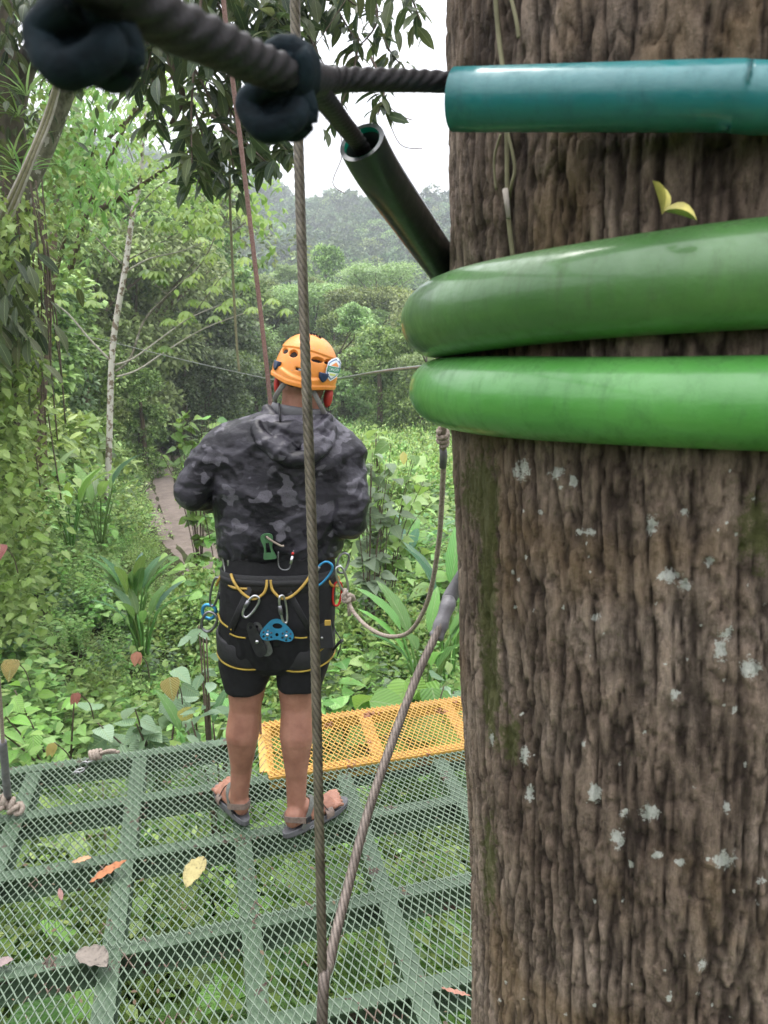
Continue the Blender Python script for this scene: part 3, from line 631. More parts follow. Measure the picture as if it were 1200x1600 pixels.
# ------------------------------------------------------------------ overhanging branch, dark drooping leaves against the sky
OY = 5.6
ob = empty('overhanging_tree_limb', P(300, -120, OY), 'overhanging tree limb with dark drooping insect-bitten leaves silhouetted against the white sky', 'branch')
q = spline([P(-60, -60, 7.5), P(120, -110, 6.6), P(300, -90, 6), P(480, -100, OY), P(660, -120, 5.2)], 8); MB().tube(q, list(np.linspace(.12, .04, len(q))), 10).build('limb', M_bark, ob)
MB().tube(spline([P(262, -90, OY), P(262, 20, OY), P(270, 110, OY), P(285, 150, OY), P(268, 195, OY)], 6), list(np.linspace(.035, .018, 25)), 8).build('branch', M_twig, ob)
lf = LF(); tw = MB()
TW = [((300, -60), (330, 60), (318, 150)), ((310, -60), (370, 90), (345, 215)), ((320, -60), (300, 150), (300, 255)), ((330, 120), (370, 190), (400, 250)), ((350, 160), (410, 205), (448, 235)), ((300, 160), (320, 230), (310, 285)), ((360, -60), (380, 40), (350, 130)),
      ((330, 180), (385, 225), (425, 262)), ((460, -70), (500, -10), (495, 50)), ((480, -70), (530, 20), (560, 70)), ((560, -70), (590, 30), (540, 90)), ((560, -70), (600, 60), (625, 100)), ((600, -80), (640, -10), (655, 30)), ((560, 60), (550, 120), (520, 190)), ((580, 90), (600, 140), (590, 180)),
      ((400, -60), (425, 20), (420, 60)), ((250, -60), (240, 60), (225, 130)), ((200, -60), (235, 90), (240, 190)), ((430, -60), (470, 30), (510, 110)), ((300, 100), (350, 200), (370, 290)), ((320, 170), (300, 230), (340, 275)), ((520, -70), (545, 0), (600, 20))]
for a, b, c in TW:
    yy_ = OY + random.uniform(-.5, .5); q = spline([P(a[0], a[1], yy_), P(b[0], b[1], yy_ - .1), P(c[0], c[1], yy_ - .2)], 7); tw.tube(q, list(np.linspace(.011, .004, len(q))), 4)
    for f in np.linspace(.35, 1, 7):
        t = q[int((len(q) - 1) * f)]; k = random.choice((4, 5, 6, 7)) if c[0] < 450 else random.choice((2, 3, 4)); an = rng.uniform(0, 6.28, k)
        d = np.stack([np.cos(an), np.sin(an), rng.uniform(-1.1, .15, k)], 1); lf.add('lance', np.tile(t, (k, 1)) + rng.normal(0, .03, (k, 3)), d, np.stack([np.cos(an), np.sin(an), np.full(k, .6)], 1) + rng.normal(0, .3, (k, 3)), rng.uniform(.13, .24, k) * (.9 if c[0] < 450 else .75))
curtain(lf, (200, 460), (-110, 50), (5, 6.2), 420, 'lance', .2, 1.0, 0, .15, 46); curtain(lf, (440, 640), (-120, -5), (5, 6), 160, 'lance', .16, 1.0, 0, .13, 26)
tw.build('twigs', M_twig, ob); new_obj('foliage', lf.mesh('foliage'), G['dark'], ob)
mb = MB(); 
for pts in ([(575, 130), (600, 170), (625, 225), (660, 232)], [(600, 160), (625, 180), (645, 188)], [(528, 190), (535, 240), (520, 285), (538, 302)], [(540, 0), (500, 60), (480, 75)]): mb.tube(spline([P(x, y, 5.2) for x, y in pts], 6), .0028, 4)
mb.build('tendrils', M_twig, ob)
def hang(name, pts, Y, r, mat, label, cat):
    q = spline([P(x, y, Y) for x, y in pts], 8); o = MB().tube(q, r, 7).build(name, mat); return props(o, label, cat)
hang('hanging_vine', [(352, -130), (360, 150), (359, 290), (364, 430), (370, 540), (374, 580)], 6, .010, M_vine, 'thin greenish hanging vine ending in mid-air left of the red rope', 'vine')

# ------------------------------------------------------------------ distinct plants
def heliconia(px, py, Y, h, n, label, cat='plant', mat='helic', spread=.5, size=.6, base=None):
    z = float(height(P(px, py, Y).x, Y)) if base is None else base; x = P(px, py, Y).x
    o = empty('heliconia_plant', (x, Y, z), label, cat)
    for k in range(n):
        a = k * 2.4 + random.random() * .5; hd = Vector((math.cos(a), math.sin(a), 0)); hh = h * random.uniform(.6, 1.0); b = Vector((x, Y, z)) + hd * .05; t = b + hd * spread * .35 * hh + Vector((0, 0, hh * .62))
        q = spline([b, b.lerp(t, .5) + hd * -.02, t], 4); MB().tube(q, [.014] * (len(q) - 1) + [.006], 5).build('stem', G['fern'], o)
        dd = (hd * spread * random.uniform(.6, 1.3) + Vector((0, 0, random.uniform(.7, 1.3)))).normalized()
        me = LF().add('strap', [t], [dd], [(-hd.x, -hd.y, .55)], [size * random.uniform(.75, 1.15)], rnd=random.random()).mesh('leaf'); new_obj('leaf', me, G[mat], o)
    return o
heliconia(205, 850, 9.5, 1.25, 18, 'clump of broad upright banana-like leaves at the foot of the slender pale tree', base=-1.85, size=.50, spread=.32)
heliconia(215, 880, 8.8, .9, 9, 'lower cluster of dark banana-like leaves just in front of the slender pale tree', base=-1.8, size=.45, spread=.5)
heliconia(45, 700, 12, 1.6, 7, 'banana-like plant half buried in the climbers near the left edge', base=-1.2, size=.6)
heliconia(420, 1050, 5.6, 1.0, 6, 'strap-leaved plant seen between and behind the man\'s legs', base=-1.8, size=.4)
heliconia(640, 780, 13, 1.6, 9, 'arching banana-like plant in the clearing between the man\'s right elbow and the rope', base=-2.4, size=.7)
heliconia(103, 760, 13.5, 1.9, 8, 'lime green banana-like plant further left behind the slender tree', mat='lime', base=-1.6, size=.75)
heliconia(150, 750, 14.5, 1.9, 7, 'darker arching banana-like plant between the lime one and the slender tree', base=-1.8, size=.8)
heliconia(668, 880, 7.2, 1.3, 11, 'clump of long strap leaves between the loop of lanyard rope and the big trunk', base=-1.75, size=.62)
heliconia(704, 850, 8.2, 1.9, 6, 'bluish upright banana-like leaves just beside the big trunk', base=-1.9, size=.8, spread=.25)
heliconia(305, 1130, 4.4, .8, 4, 'small banana-like plant just behind the platform edge left of the legs', base=-.95, size=.3)
def leafy(px, py, Y, zb, n, size, tpl, mat, label, rad, hgt, name='broadleaf_plant', cat='plant'):
    x = P(px, py, Y).x; zt = P(px, py, Y).z; o = empty(name, (x, Y, zb), label, cat); mb = MB(); lf = LF()
    for k in range(max(4, n // 12)):
        a = random.uniform(0, 6.28); r = rad * random.uniform(.1, 1); top = Vector((x + math.cos(a) * r, Y + math.sin(a) * r, zt - hgt * .5 * (r / rad) ** 2 * 1.0 + random.uniform(-.1, .02)))
        q = spline([Vector((x, Y, zb)), Vector((x + math.cos(a) * r * .4, Y + math.sin(a) * r * .4, (zb + zt) / 2)), top], 5); mb.tube(q, list(np.linspace(.012, .004, len(q))), 5)
        m_ = 16; t = np.linspace(.12, 1, m_); pos = np.array([q[int(f * (len(q) - 1))] for f in t]) + rng.normal(0, .03, (m_, 3)); an = a + np.arange(m_) * 2.4
        d = np.stack([np.cos(an), np.sin(an), rng.uniform(-.7, .2, m_)], 1); lf.add(tpl, pos, d, np.stack([-.2 * np.cos(an), -.2 * np.sin(an) - .3, np.ones(m_)], 1) + rng.normal(0, .25, (m_, 3)), size * rng.uniform(.6, 1.15, m_))
    mb.build('stems', M_twig, o); new_obj('foliage', lf.mesh('foliage'), G[mat], o); return o
leafy(600, 662, 10.5, -2.4, 200, .24, 'heart', 'weed', 'tall shrub with large pale round leaves right of the man beside the lanyard', .75, 2.0, 'tall_shrub', 'shrub')
leafy(575, 700, 9.8, -2.3, 120, .22, 'heart', 'grey', 'shorter large-leaved shrub just behind the man\'s right shoulder', .5, 1.4, 'tall_shrub', 'shrub')
leafy(300, 640, 14, -2.5, 150, .26, 'heart', 'lime', 'yellow-green large-leaved shrub behind the man\'s left shoulder', .8, 1.5, 'tall_shrub', 'shrub')
leafy(335, 655, 12, -2.4, 100, .24, 'heart', 'weed', 'green large-leaved shrub touching the outline of the camouflage jacket on the left', .6, 1.1, 'tall_shrub', 'shrub')
leafy(640, 1045, 4.7, -1.6, 34, .30, 'heart', 'lime', 'plant with big yellow-green leaves just behind the yellow edge of the platform', .4, .35)
leafy(690, 1060, 4.9, -1.6, 22, .26, 'heart', 'grey', 'dull green broad-leaved plant behind the yellow edge, close to the big trunk', .3, .3)
leafy(318, 960, 4.0, -1.5, 70, .12, 'oval', 'grey', 'grey-green shrub with paired oval leaves beside the man\'s left hip', .28, .95)
leafy(345, 1060, 3.9, -1.5, 50, .11, 'oval', 'grey', 'lower grey-green shrub beside the hem of the black shorts', .25, .7)
leafy(245, 1050, 4.6, -1.5, 60, .19, 'heart', 'grey', 'coarse veined plant behind the platform edge below the red young leaves', .4, .55)
leafy(90, 1060, 4.6, -1.4, 60, .17, 'weed', 'weed', 'coarse bushy plant at the left behind the platform edge', .5, .6)
for px, py, Y, mt, tp, sz, lb in ((213, 1018, 4.6, 'red', 'weed', .10, 'pair of coral red young leaves above the veined plant'), (122, 1082, 4.3, 'red', 'weed', .08, 'small coral red young leaf low in the weeds on the left'), (20, 1030, 4.3, 'yellow', 'heart', .13, 'drooping yellow-green leaves at the left edge of the picture'),
                              (265, 1058, 4.3, 'yellow', 'heart', .16, 'large yellowing leaf above the platform edge'), (288, 1105, 4.1, 'yellow', 'heart', .13, 'yellow leaf nearest the platform edge beside the small banana-like plant'), (2, 850, 4.8, 'red', 'heart', .14, 'orange red leaf cut by the left edge of the picture'), (85, 1160, 3.6, 'yellow', 'weed', .07, 'tiny yellow leaf just behind the far left of the platform'), (630, 705, 9.6, 'yellow', 'oval', .2, 'single orange-yellow leaf in the tall shrub')):
    c = P(px, py, Y); k = 2 if sz < .12 else (3 if px == 20 else 1); an = rng.uniform(-2.2, -.9, k)
    base = c + Vector((.04, .10, -.22))
    o = empty('coloured_leaf_sprig', base, lb, 'leaf'); MB().tube(spline([base, base.lerp(c, .6) + Vector((.03, 0, 0)), c], 5), .004, 4).build('stem', M_twig, o)
    new_obj('leaf', LF().add(tp, np.tile(c, (k, 1)), np.stack([np.cos(an), np.sin(an), np.full(k, -.9)], 1), np.tile((0, -1., .8), (k, 1)), sz * rng.uniform(.85, 1.1, k)).mesh('leaf'), G[mt], o)
# ------------------------------------------------------------------ platform of green expanded metal on steel channels
AN = R(16.5); UX = Vector((math.cos(AN), math.sin(AN), 0)); UY = Vector((-math.sin(AN), math.cos(AN), 0))
pf = lambda u, v, z=0.0: UX * u + UY * v + Vector((0, 0, z))
def paint(name, col, wear, rough=.42):
    m = NT(name); v = m.coord(); n = m.noise(v, 9, 7, .65); n2 = m.noise(v, 55, 4)
    c = m.ramp(n, [(.3, tuple(q * .72 for q in col)), (.65, col)]); c = m.mix(m.math('GREATER_THAN', m.math('ADD', n, m.math('MULTIPLY', n2, .25)), .75), c, wear)
    m.set(col=c, rough=rough); m.bump(n2, .0006); return m.m
M_green = paint('green_paint', (.095, .155, .088), (.07, .05, .035)); M_mesh = paint('green_mesh_paint', (.135, .185, .125), (.10, .07, .05), .4)
M_yel = paint('yellow_paint', (.56, .33, .07), (.28, .12, .05)); M_steel = plain('galvanised_steel', (.32, .32, .32), .35, .9, .3, 40)
root = empty('viewing_platform', (0, 0, 0), 'green steel mesh platform with one yellow edge panel that the man stands on', 'platform')
def channel(a, b, w=.055, h=.085, t=.006, z=-.006, mat=None, name='beam'):   # C-channel: top flange and web
    a = Vector(a); b = Vector(b); d = (b - a).normalized(); s = Vector((d.y, -d.x, 0)); L_ = (b - a).length; mid = (a + b) / 2
    M = Matrix((d, s, Vector((0, 0, 1)))).transposed(); mb = MB()
    mb.box(mid + Vector((0, 0, z - t / 2)), (L_ / 2, w / 2, t / 2), M); mb.box(mid - s * (w / 2 - t / 2 - .002) + Vector((0, 0, z - t - (h - t) / 2)), (L_ / 2 - .001, t / 2, (h - t) / 2 - .0005), M)
    mb.box(mid + Vector((0, 0, z - h)), (L_ / 2, w / 2, t / 2), M)
    return mb.build(name, mat or M_green, root, False)
for v in (3.325, 2.957, 2.59, 2.13, 1.747, 1.33, .93, .5, .1): channel(pf(-2.6, v), pf(1.9 if v < 3.2 else .36, v))
SL = .055
for i, u0 in enumerate((-1.7, -1.22, -.76, -.33, .08, .52, .95, 1.4)):
    v1 = 3.29 if u0 < .2 else 2.9; channel(pf(u0 + SL * .12, .13, -.001), pf(u0 + SL * v1, v1, -.001), .06, .075)
def panel(u0, u1, v0, v1, z, mat, name, parent, pitch=.0262, ang=62, off=0.0, r=.0017, clip=None):
    ca = math.tan(R(ang)); H = v1 - v0; W_ = H / ca; mb = MB(); V = []; F = []; half = pitch / 2 * ca
    rows = int(H / half)
    for sg in (1, -1):
        k0 = int(math.floor((u0 - W_) / pitch)) - 1; k1 = int(math.ceil((u1 + W_) / pitch)) + 1
        for k in range(k0, k1):
            ub = k * pitch + off; pts = []
            for j in range(rows + 1):
                v = v0 + j * half; u = ub + sg * (j * pitch / 2)
                if u < u0 or u > u1: 
                    if pts: break
                    continue
                if clip and not clip(u, v):
                    if pts: break
                    continue
                p = pf(u, v, z + .0011 * sg * (1 if j % 2 else -1) + (.0008 if sg > 0 else -.0008)); pts.append(p)
            if len(pts) < 2: continue
            d = (pts[1] - pts[0]); d.z = 0; d.normalize(); s = Vector((d.y, -d.x, 0)); w_ = r * (1.25 if sg < 0 else .95)
            # expanded strands stand on edge, leaning
            a = s * w_ * .75 + Vector((0, 0, w_ * 1.25)); b = s * w_ - Vector((0, 0, w_ * .8)) * .6
            n0 = len(V)
            for p in pts: V += [p + a, p + b, p - a, p - b]
            for i in range(len(pts) - 1):
                q = n0 + i * 4
                for e in range(4): F.append((q + e, q + (e + 1) % 4, q + 4 + (e + 1) % 4, q + 4 + e))
    o = new_obj(name, mesh_np(name, [tuple(q) for q in V], F, False), mat, parent); props(o, None, None, None, 'stuff'); return o
TU = Vector((TRX, TRY, 0)); tu, tv = TU.dot(UX), TU.dot(UY)
clipT = lambda u, v: math.hypot(u - tu, v - tv) > .36
panel(-2.6, 1.9, 2.135, 3.352, .003, M_mesh, 'mesh_panel', root, clip=lambda u, v: not (u > .37 + (v - 2.93) * .08 and v > 2.945))
panel(-2.6, 1.9, 1.30, 2.15, .0075, M_mesh, 'mesh_panel', root, ang=65, off=.009, clip=clipT)
panel(-2.6, 1.9, .1, 1.31, .003, M_mesh, 'mesh_panel', root, off=.004, clip=clipT)
yp = bpy.data.objects.new('yellow_edge_panel', None); S.collection.objects.link(yp); yp.parent = root; yp['label'] = 'yellow painted mesh panel along the outer edge'
def ychan(a, b, w=.05, h=.05):
    a = Vector(a); b = Vector(b); d = (b - a).normalized(); s = Vector((d.y, -d.x, 0)); M = Matrix((d, s, Vector((0, 0, 1)))).transposed(); L_ = (b - a).length; mb = MB()
    mb.box((a + b) / 2 + Vector((0, 0, -.028)), (L_ / 2, w / 2, .003), M); mb.box((a + b) / 2 + s * (w / 2 - .003) + Vector((0, 0, -.03 - h / 2)), (L_ / 2 - .002, .003, h / 2 - .0015), M); return mb.build('beam', M_yel, None, False)
YZ = .03
ys_ = [ychan(pf(.40, 3.415, YZ), pf(1.9, 3.415, YZ)), ychan(pf(.37, 2.965, YZ), pf(1.9, 2.965, YZ), .055)]
for u in (.39, .88, 1.31, 1.75): ys_.append(ychan(pf(u - .02, 2.995, YZ - .001), pf(u + .02, 3.385, YZ - .001), .06))
ys_.append(panel(.36, 1.9, 2.935, 3.44, YZ - .018, M_yel, 'yellow_mesh', None, pitch=.0255, ang=62, clip=lambda u, v: u > .365 + (v - 2.93) * .08))
for o in ys_: o.parent = yp
# posts that carry the platform
for u, v in ((-2.45, 3.2), (1.75, 2.8), (-2.45, .3), (1.75, .3)):
    q = pf(u, v); MB().box((q.x, q.y, -1.6), (.05, .05, 1.51)).build('post', M_green, root, False)

# fallen leaves on the mesh
def fallen(px, py, L_, w, rot, col, label, curl=.15, z=.011):
    q = pz(px, py, z); m = NT('dry_leaf'); v = m.coord(); n = m.noise(v, 25, 6, .7)
    m.set(col=m.ramp(m.noise(v, 45, 7, .8), [(.38, tuple(c * .22 for c in col)), (.46, tuple(c * .85 for c in col)), (.62, tuple(min(1, c * 1.05) for c in col))]), rough=.75); m.bump(m.noise(v, 60, 5), .003)
    tp = leaf_tpl(w, 12, .26, -curl, .8, .5, wavy=.03); LT['tmp'] = tp
    me = LF().add('tmp', [(0, 0, 0)], [(1, 0, .02)], [(0, 0, 1.)], [L_], rnd=.5).mesh('fallen_leaf')
    o = new_obj('fallen_leaf', me, m.m); o.location = q + Vector((0, 0, .004)); o.rotation_euler = (0, 0, R(rot)); o.location -= o.rotation_euler.to_matrix() @ Vector((L_ / 2, 0, 0))
    sm = o.modifiers.new('thick', 'SOLIDIFY'); sm.thickness = .0006; return props(o, label, 'leaf', 'fallen leaves on the mesh')
fallen(305, 1368, .135, .52, 78, (.36, .31, .13), 'yellow spotted leaf lying on the mesh in front of the left sandal')
fallen(170, 1367, .13, .30, 42, (.36, .14, .055), 'orange-brown narrow leaf on the mesh, tip pointing to the yellow spotted leaf')
fallen(128, 1350, .075, .45, -8, (.42, .24, .13), 'small curled tan leaf beside the orange-brown narrow leaf', .3)
fallen(145, 1505, .15, .50, -38, (.20, .17, .14), 'large grey-brown dead leaf lying lowest on the mesh at the left')
fallen(95, 1402, .09, .18, -62, (.22, .12, .10), 'thin dark reddish leaf between the tan curl and the large grey-brown leaf', z=.009)
fallen(4, 1510, .06, .6, 20, (.24, .18, .17), 'dead leaf cut by the left edge of the picture')
fallen(712, 1555, .09, .16, -30, (.34, .17, .12), 'thin reddish leaf on the mesh against the foot of the big trunk')

k = 150; u_, v_ = rng.uniform(-1.3, 1.0, k), rng.uniform(1.4, 3.3, k); pos = np.array([pf(a, b, .012) for a, b in zip(u_, v_)]); an = rng.uniform(0, 6.28, k)
lt = new_obj('leaf_litter', LF().add('oval', pos, np.stack([np.cos(an), np.sin(an), rng.normal(0, .1, k)], 1), np.tile((0, 0, 1.), (k, 1)) + rng.normal(0, .25, (k, 3)), rng.uniform(.006, .022, k)).mesh('leaf_litter'), leafmat('litter_brown', [(.09, .06, .03), (.15, .11, .06), (.06, .045, .03)], rough=.8, trans=.05))
props(lt, 'crumbs of brown leaf litter scattered over the mesh', None, None, 'stuff')
# ------------------------------------------------------------------ big trunk
def trunk_axis(z):
    az = np.radians(np.interp(z, [-2, 0, .92, 1.1, 1.42, 1.63, 1.8, 2.05, 4, 9], [10.5, 9.2, 7.65, 7.26, 6.12, 5.06, 4.57, 4.07, 3.2, 3.0]) + 17.6); return .95 * np.sin(az), .95 * np.cos(az)
TRR = .287
nth, nz = 620, 640
th = np.concatenate([np.linspace(-205, 25, 520, endpoint=False), np.linspace(25, 155, 100, endpoint=False)]); th = np.radians(th)
zt = np.concatenate([np.linspace(-2.4, .75, 60, endpoint=False), np.linspace(.75, 2.35, 500, endpoint=False), np.linspace(2.35, 9, 80)])
TH_, ZT = np.meshgrid(th, zt); cxx, cyy = np.cos(TH_), np.sin(TH_)
rb = TRR * (1 + .35 * np.exp(-(ZT + 2.4) / .7)) - .012 * np.clip(ZT - 2.3, 0, 9)
warp = fbm(cxx * 3 + 9, cyy * 3 + 9, ZT * 2.2)
ridg = lambda f, fz, s: 1 - np.abs(2 * fbm((cxx + (warp - .5) * .30) * f + s, (cyy + (warp - .5) * .30) * f + s, ZT * fz + s, 3) / .875 - 1)
r1 = ridg(19, 5.5, 20); r2 = ridg(30, 34, 31); low = fbm(cxx * 3 + 4, cyy * 3 + 4, ZT * 3)
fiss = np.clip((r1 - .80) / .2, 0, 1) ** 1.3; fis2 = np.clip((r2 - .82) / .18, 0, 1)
plate = fbm(cxx * 30 + 30, cyy * 30 + 30, ZT * 55)
disp = (low - .47) * .022 - .0046 * fiss - .0036 * fis2 + .0035 * (plate - .47)
disp += -.02 * np.exp(-(((TH_ - R(-82)) / .12) ** 2)) * np.exp(-((ZT - 1.86) / .05) ** 2)      # hollow
rr_ = rb + disp; AX, AY = trunk_axis(ZT)
V = np.stack([AX + rr_ * cxx, AY + rr_ * cyy, ZT], -1).reshape(-1, 3); nt2 = len(th); i = (np.arange(len(zt) - 1)[:, None] * nt2 + np.arange(nt2)[None]); j = (np.arange(len(zt) - 1)[:, None] * nt2 + (np.arange(nt2)[None] + 1) % nt2)
F = np.stack([i.ravel(), j.ravel(), (j + nt2).ravel(), (i + nt2).ravel()], 1)
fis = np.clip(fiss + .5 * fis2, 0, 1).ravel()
# lichens and moss where they grow on this bark (soft fields, broken up by noise in the material)
Vp = V.reshape(len(zt), nt2, 3); dpt = Vp[..., 1] * CP - (Vp[..., 2] - CAM_H) * SP; PXX = 600 + 1200 * Vp[..., 0] / np.maximum(dpt, .05); PYY = 800 - 1200 * (Vp[..., 1] * SP + (Vp[..., 2] - CAM_H) * CP) / np.maximum(dpt, .05)
front = (cxx * (AX) + cyy * (AY)) < 0
def blob(x, y, rx, ry): return np.exp(-(((PXX - x) / rx) ** 2 + ((PYY - y) / ry) ** 2)) * front
LI = [(815, 735, 16, 24), (870, 740, 16, 13), (897, 752, 9, 12), (925, 832, 12, 9), (905, 830, 8, 8), (1018, 820, 12, 22), (1045, 900, 22, 16), (1072, 915, 12, 12), (1107, 876, 12, 13), (1125, 1015, 14, 28), (1173, 1045, 24, 22), (1055, 1085, 10, 12), (1147, 1112, 8, 14), (930, 1240, 15, 20), (1015, 1270, 20, 16),
      (965, 1310, 14, 22), (1028, 1335, 12, 10), (1062, 1347, 13, 10), (1130, 1345, 24, 20), (1190, 1375, 12, 9), (820, 1180, 9, 22), (828, 1240, 9, 22), (768, 1155, 5, 16), (1098, 1508, 10, 14), (1045, 1560, 8, 9), (1135, 1260, 8, 12), (930, 965, 12, 9), (1140, 985, 9, 9), (845, 800, 6, 6), (1070, 800, 9, 9), (975, 1270, 9, 12), (985, 1350, 6, 8)]
LI += [(random.uniform(780, 1200), random.uniform(720, 1590), random.uniform(2.5, 5), random.uniform(3, 6)) for _ in range(60)]; lic = sum(blob(*b) for b in LI); mos = sum(blob(*b) for b in [(765, 830, 14, 90), (760, 960, 16, 90), (770, 1090, 16, 80), (765, 1350, 14, 80), (800, 1160, 14, 40), (745, 760, 30, 60), (1180, 830, 30, 70)])
m = NT('big_bark'); v = m.coord(); fi = m.attr('fis'); nA = m.noise(v, 9, 6, .6); nB = m.noise(m.coord((1, 1, .28)), 85, 8, .78); nC = m.noise(v, 260, 3, .6)
c = m.ramp(nA, [(.3, (.14, .10, .072)), (.5, (.28, .215, .16)), (.7, (.42, .34, .27))]); c = m.mix(.85, c, m.ramp(nB, [(.36, (.27, .26, .25)), (.5, (.8, .79, .78)), (.64, (1.3, 1.27, 1.25))]), 'MULTIPLY')
c = m.mix(m.math('MULTIPLY', m.ramp(m.noise(v, 5, 4), [(.52, (0, 0, 0)), (.62, (1, 1, 1))]), .45), c, (.20, .125, .045))
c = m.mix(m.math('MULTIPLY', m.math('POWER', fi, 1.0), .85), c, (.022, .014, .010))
mo = m.ramp(m.math('MULTIPLY', m.math('ADD', m.attr('moss'), m.math('MULTIPLY', m.noise(v, 70, 7, .8), 3.4)), .25), [(.52, (0, 0, 0)), (.62, (1, 1, 1))]); c = m.mix(m.math('MULTIPLY', mo, .85), c, (.075, .085, .022))
li = m.ramp(m.math('MULTIPLY', m.math('ADD', m.attr('lichen'), m.math('MULTIPLY', m.noise(v, 150, 7, .8), 2.6)), .25), [(.485, (0, 0, 0)), (.51, (1, 1, 1))]); c = m.mix(m.math('MULTIPLY', li, .9), c, m.ramp(nB, [(.3, (.34, .37, .31)), (.6, (.66, .68, .61))]))
m.set(col=c, rough=.82, spec=.28); m.bump(m.math('ADD', m.math('MULTIPLY', nC, .3), nB), .009)
me = mesh_np('big_tree_trunk', V, F, True, dict(fis=fis, lichen=lic.ravel(), moss=mos.ravel()))
bigt = new_obj('tree_trunk', me, m.m); props(bigt, 'massive fissured brown trunk with white lichen and moss filling the right of the view', 'tree')
def on_trunk(px, py, off=.004):                    # point on the bark seen at that pixel
    k = np.where(front, (PXX - px) ** 2 + (PYY - py) ** 2, 1e12); a = np.unravel_index(np.argmin(k), k.shape); p = Vp[a]; n = Vector((cxx[a], cyy[a], 0)); return Vector(p) + n * off
mb = MB()
for pts, r in (([(783, -20), (788, 60), (796, 140), (798, 230), (802, 330), (808, 400)], .0022), ([(800, -20), (812, 30), (818, 60)], .0018), ([(798, 200), (812, 260), (810, 290), (800, 320)], .0015), ([(792, 210), (780, 250), (785, 300)], .0012)):
    q = spline([on_trunk(a, b, .006) for a, b in pts], 8); mb.tube(q, r, 6)
props(mb.build('climbing_tendrils', M_vine), 'thin yellowish climber stems running down the bark behind the teal hose', 'vine')
q = [on_trunk(806, 300, .012), on_trunk(812, 345, .012)]; props(MB().tube(q, [.0028, .002], 6).build('pale_stub', M_white), 'short white peeled stub hanging on the bark above the upper green hose', 'twig')

# ------------------------------------------------------------------ hoses round the trunk
def hosemat(name, a, b, dirt, rough=.38):
    m = NT(name); v = m.coord(); n = m.noise(v, 7, 6, .6); n2 = m.noise(m.coord((3, 3, 1)), 26, 5, .7)
    c = m.ramp(n, [(.3, a), (.7, b)]); c = m.mix(m.ramp(n2, [(.5, (0, 0, 0)), (.8, (.55, .55, .55))]), c, dirt)
    m.set(col=c, rough=m.ramp(n2, [(.4, (rough,) * 3), (.7, (.7,) * 3)])); m.b.inputs['Coat Weight'].default_value = .55; m.b.inputs['Coat Roughness'].default_value = .16; m.b.inputs['Subsurface Weight'].default_value = .08; m.b.inputs['Subsurface Radius'].default_value = (.01, .02, .008); m.bump(m.noise(v, 40, 4), .0012); return m.m
M_hoseU = hosemat('hose_olive_green', (.04, .12, .028), (.08, .205, .05), (.045, .06, .025)); M_hoseL = hosemat('hose_bright_green', (.05, .22, .035), (.10, .33, .07), (.03, .10, .025), .32)
M_drop = NT('water'); M_drop.set(col=(.9, .95, .95), rough=.02); M_drop.b.inputs['Transmission Weight'].default_value = 1; M_drop.b.inputs['IOR'].default_value = 1.33; M_drop = M_drop.m
def ring(z0, tilt, rad, r, name, mat, label, a0=-200, a1=160, wob=0):
    pts = []; rr = []
    for k in range(121):
        a = R(a0 + (a1 - a0) * k / 120); ax, ay = trunk_axis(z0); p = Vector((ax + rad * math.cos(a), ay + rad * math.sin(a), z0)); p.z += tilt * math.cos(a + R(32)) + wob * math.sin(a * 3); pts.append(p); rr.append(r * (1 + .025 * math.sin(a * 5 + z0 * 9)))
    o = MB().tube(pts, rr, 40, caps=True).build(name, mat)
    for k in range(9):                                    # rain drops hanging from the underside
        p = pts[random.randint(24, 78)]; d = MB().ball(p - Vector((random.uniform(-.006, .006), random.uniform(-.006, .006), r + .001)), (.0022, .0022, random.uniform(.0025, .0045)), 10, 7).build('water_drop', M_drop, None); d.parent = o
    return props(o, label, 'hose', 'green rubber hoses wrapped round the trunk')
ring(1.776, .018, TRR + .014, .0395, 'rubber_hose', M_hoseU, 'upper olive green hose round the trunk, carrying a folded yellow leaf')
ring(1.686, .002, TRR + .012, .0365, 'rubber_hose', M_hoseL, 'lower bright green hose round the trunk')
# folded leaf on the upper hose
q = P(1046, 352, .578); LT['tmp'] = leaf_tpl(.55, 6, .5, .1, .8, .5)
lm = plain('yellowed_leaf', (.40, .36, .08), .5, 0, .35, 60)
o = new_obj('small_leaf', LF().add('tmp', [tuple(q + Vector((-.008, -.006, .006)))], [(-.15, .25, 1)], [(.9, -.6, .2)], [.026]).add('tmp', [tuple(q + Vector((-.008, -.008, .008)))], [(.9, -.25, -.2)], [(.2, -.6, .8)], [.024]).mesh('small_leaf'), lm); props(o, 'small folded yellow-green leaf resting on the upper olive hose', 'leaf')
# teal hose with the cable inside
ax, ay = trunk_axis(1.9); a0_, rd = Vector((.056, .664, 1.926)), TRR + .030
tp_ = math.atan2(-math.cos(R(22)), -math.sin(R(22))); pts = [a0_]
for k in range(0, 60): a = tp_ + R(k * 2.4) - 0; pts.append(Vector((ax + rd * math.cos(a), ay + rd * math.sin(a), 1.908 - .0006 * k)))
pts = spline([pts[0], pts[0].lerp(pts[1], .5)] + pts[1:], 3)
M_teal = hosemat('teal_hose', (.004, .10, .105), (.008, .155, .155), (.006, .07, .075), .3)
pts = [q - Vector((0, 0, .004 + .006 * min(1, i / 12))) for i, q in enumerate(pts)]
mb = MB().tube(pts, .0232, 32, caps=False); mb.tube(pts, .0195, 32, caps=False)
V0 = [None]; n_ = 32; off2 = len(pts) * n_
mb.f += [(k, (k + 1) % n_, off2 + (k + 1) % n_, off2 + k) for k in range(n_)]
props(mb.build('rubber_hose', M_teal), 'teal hose sleeve holding a steel cable across the trunk', 'hose')

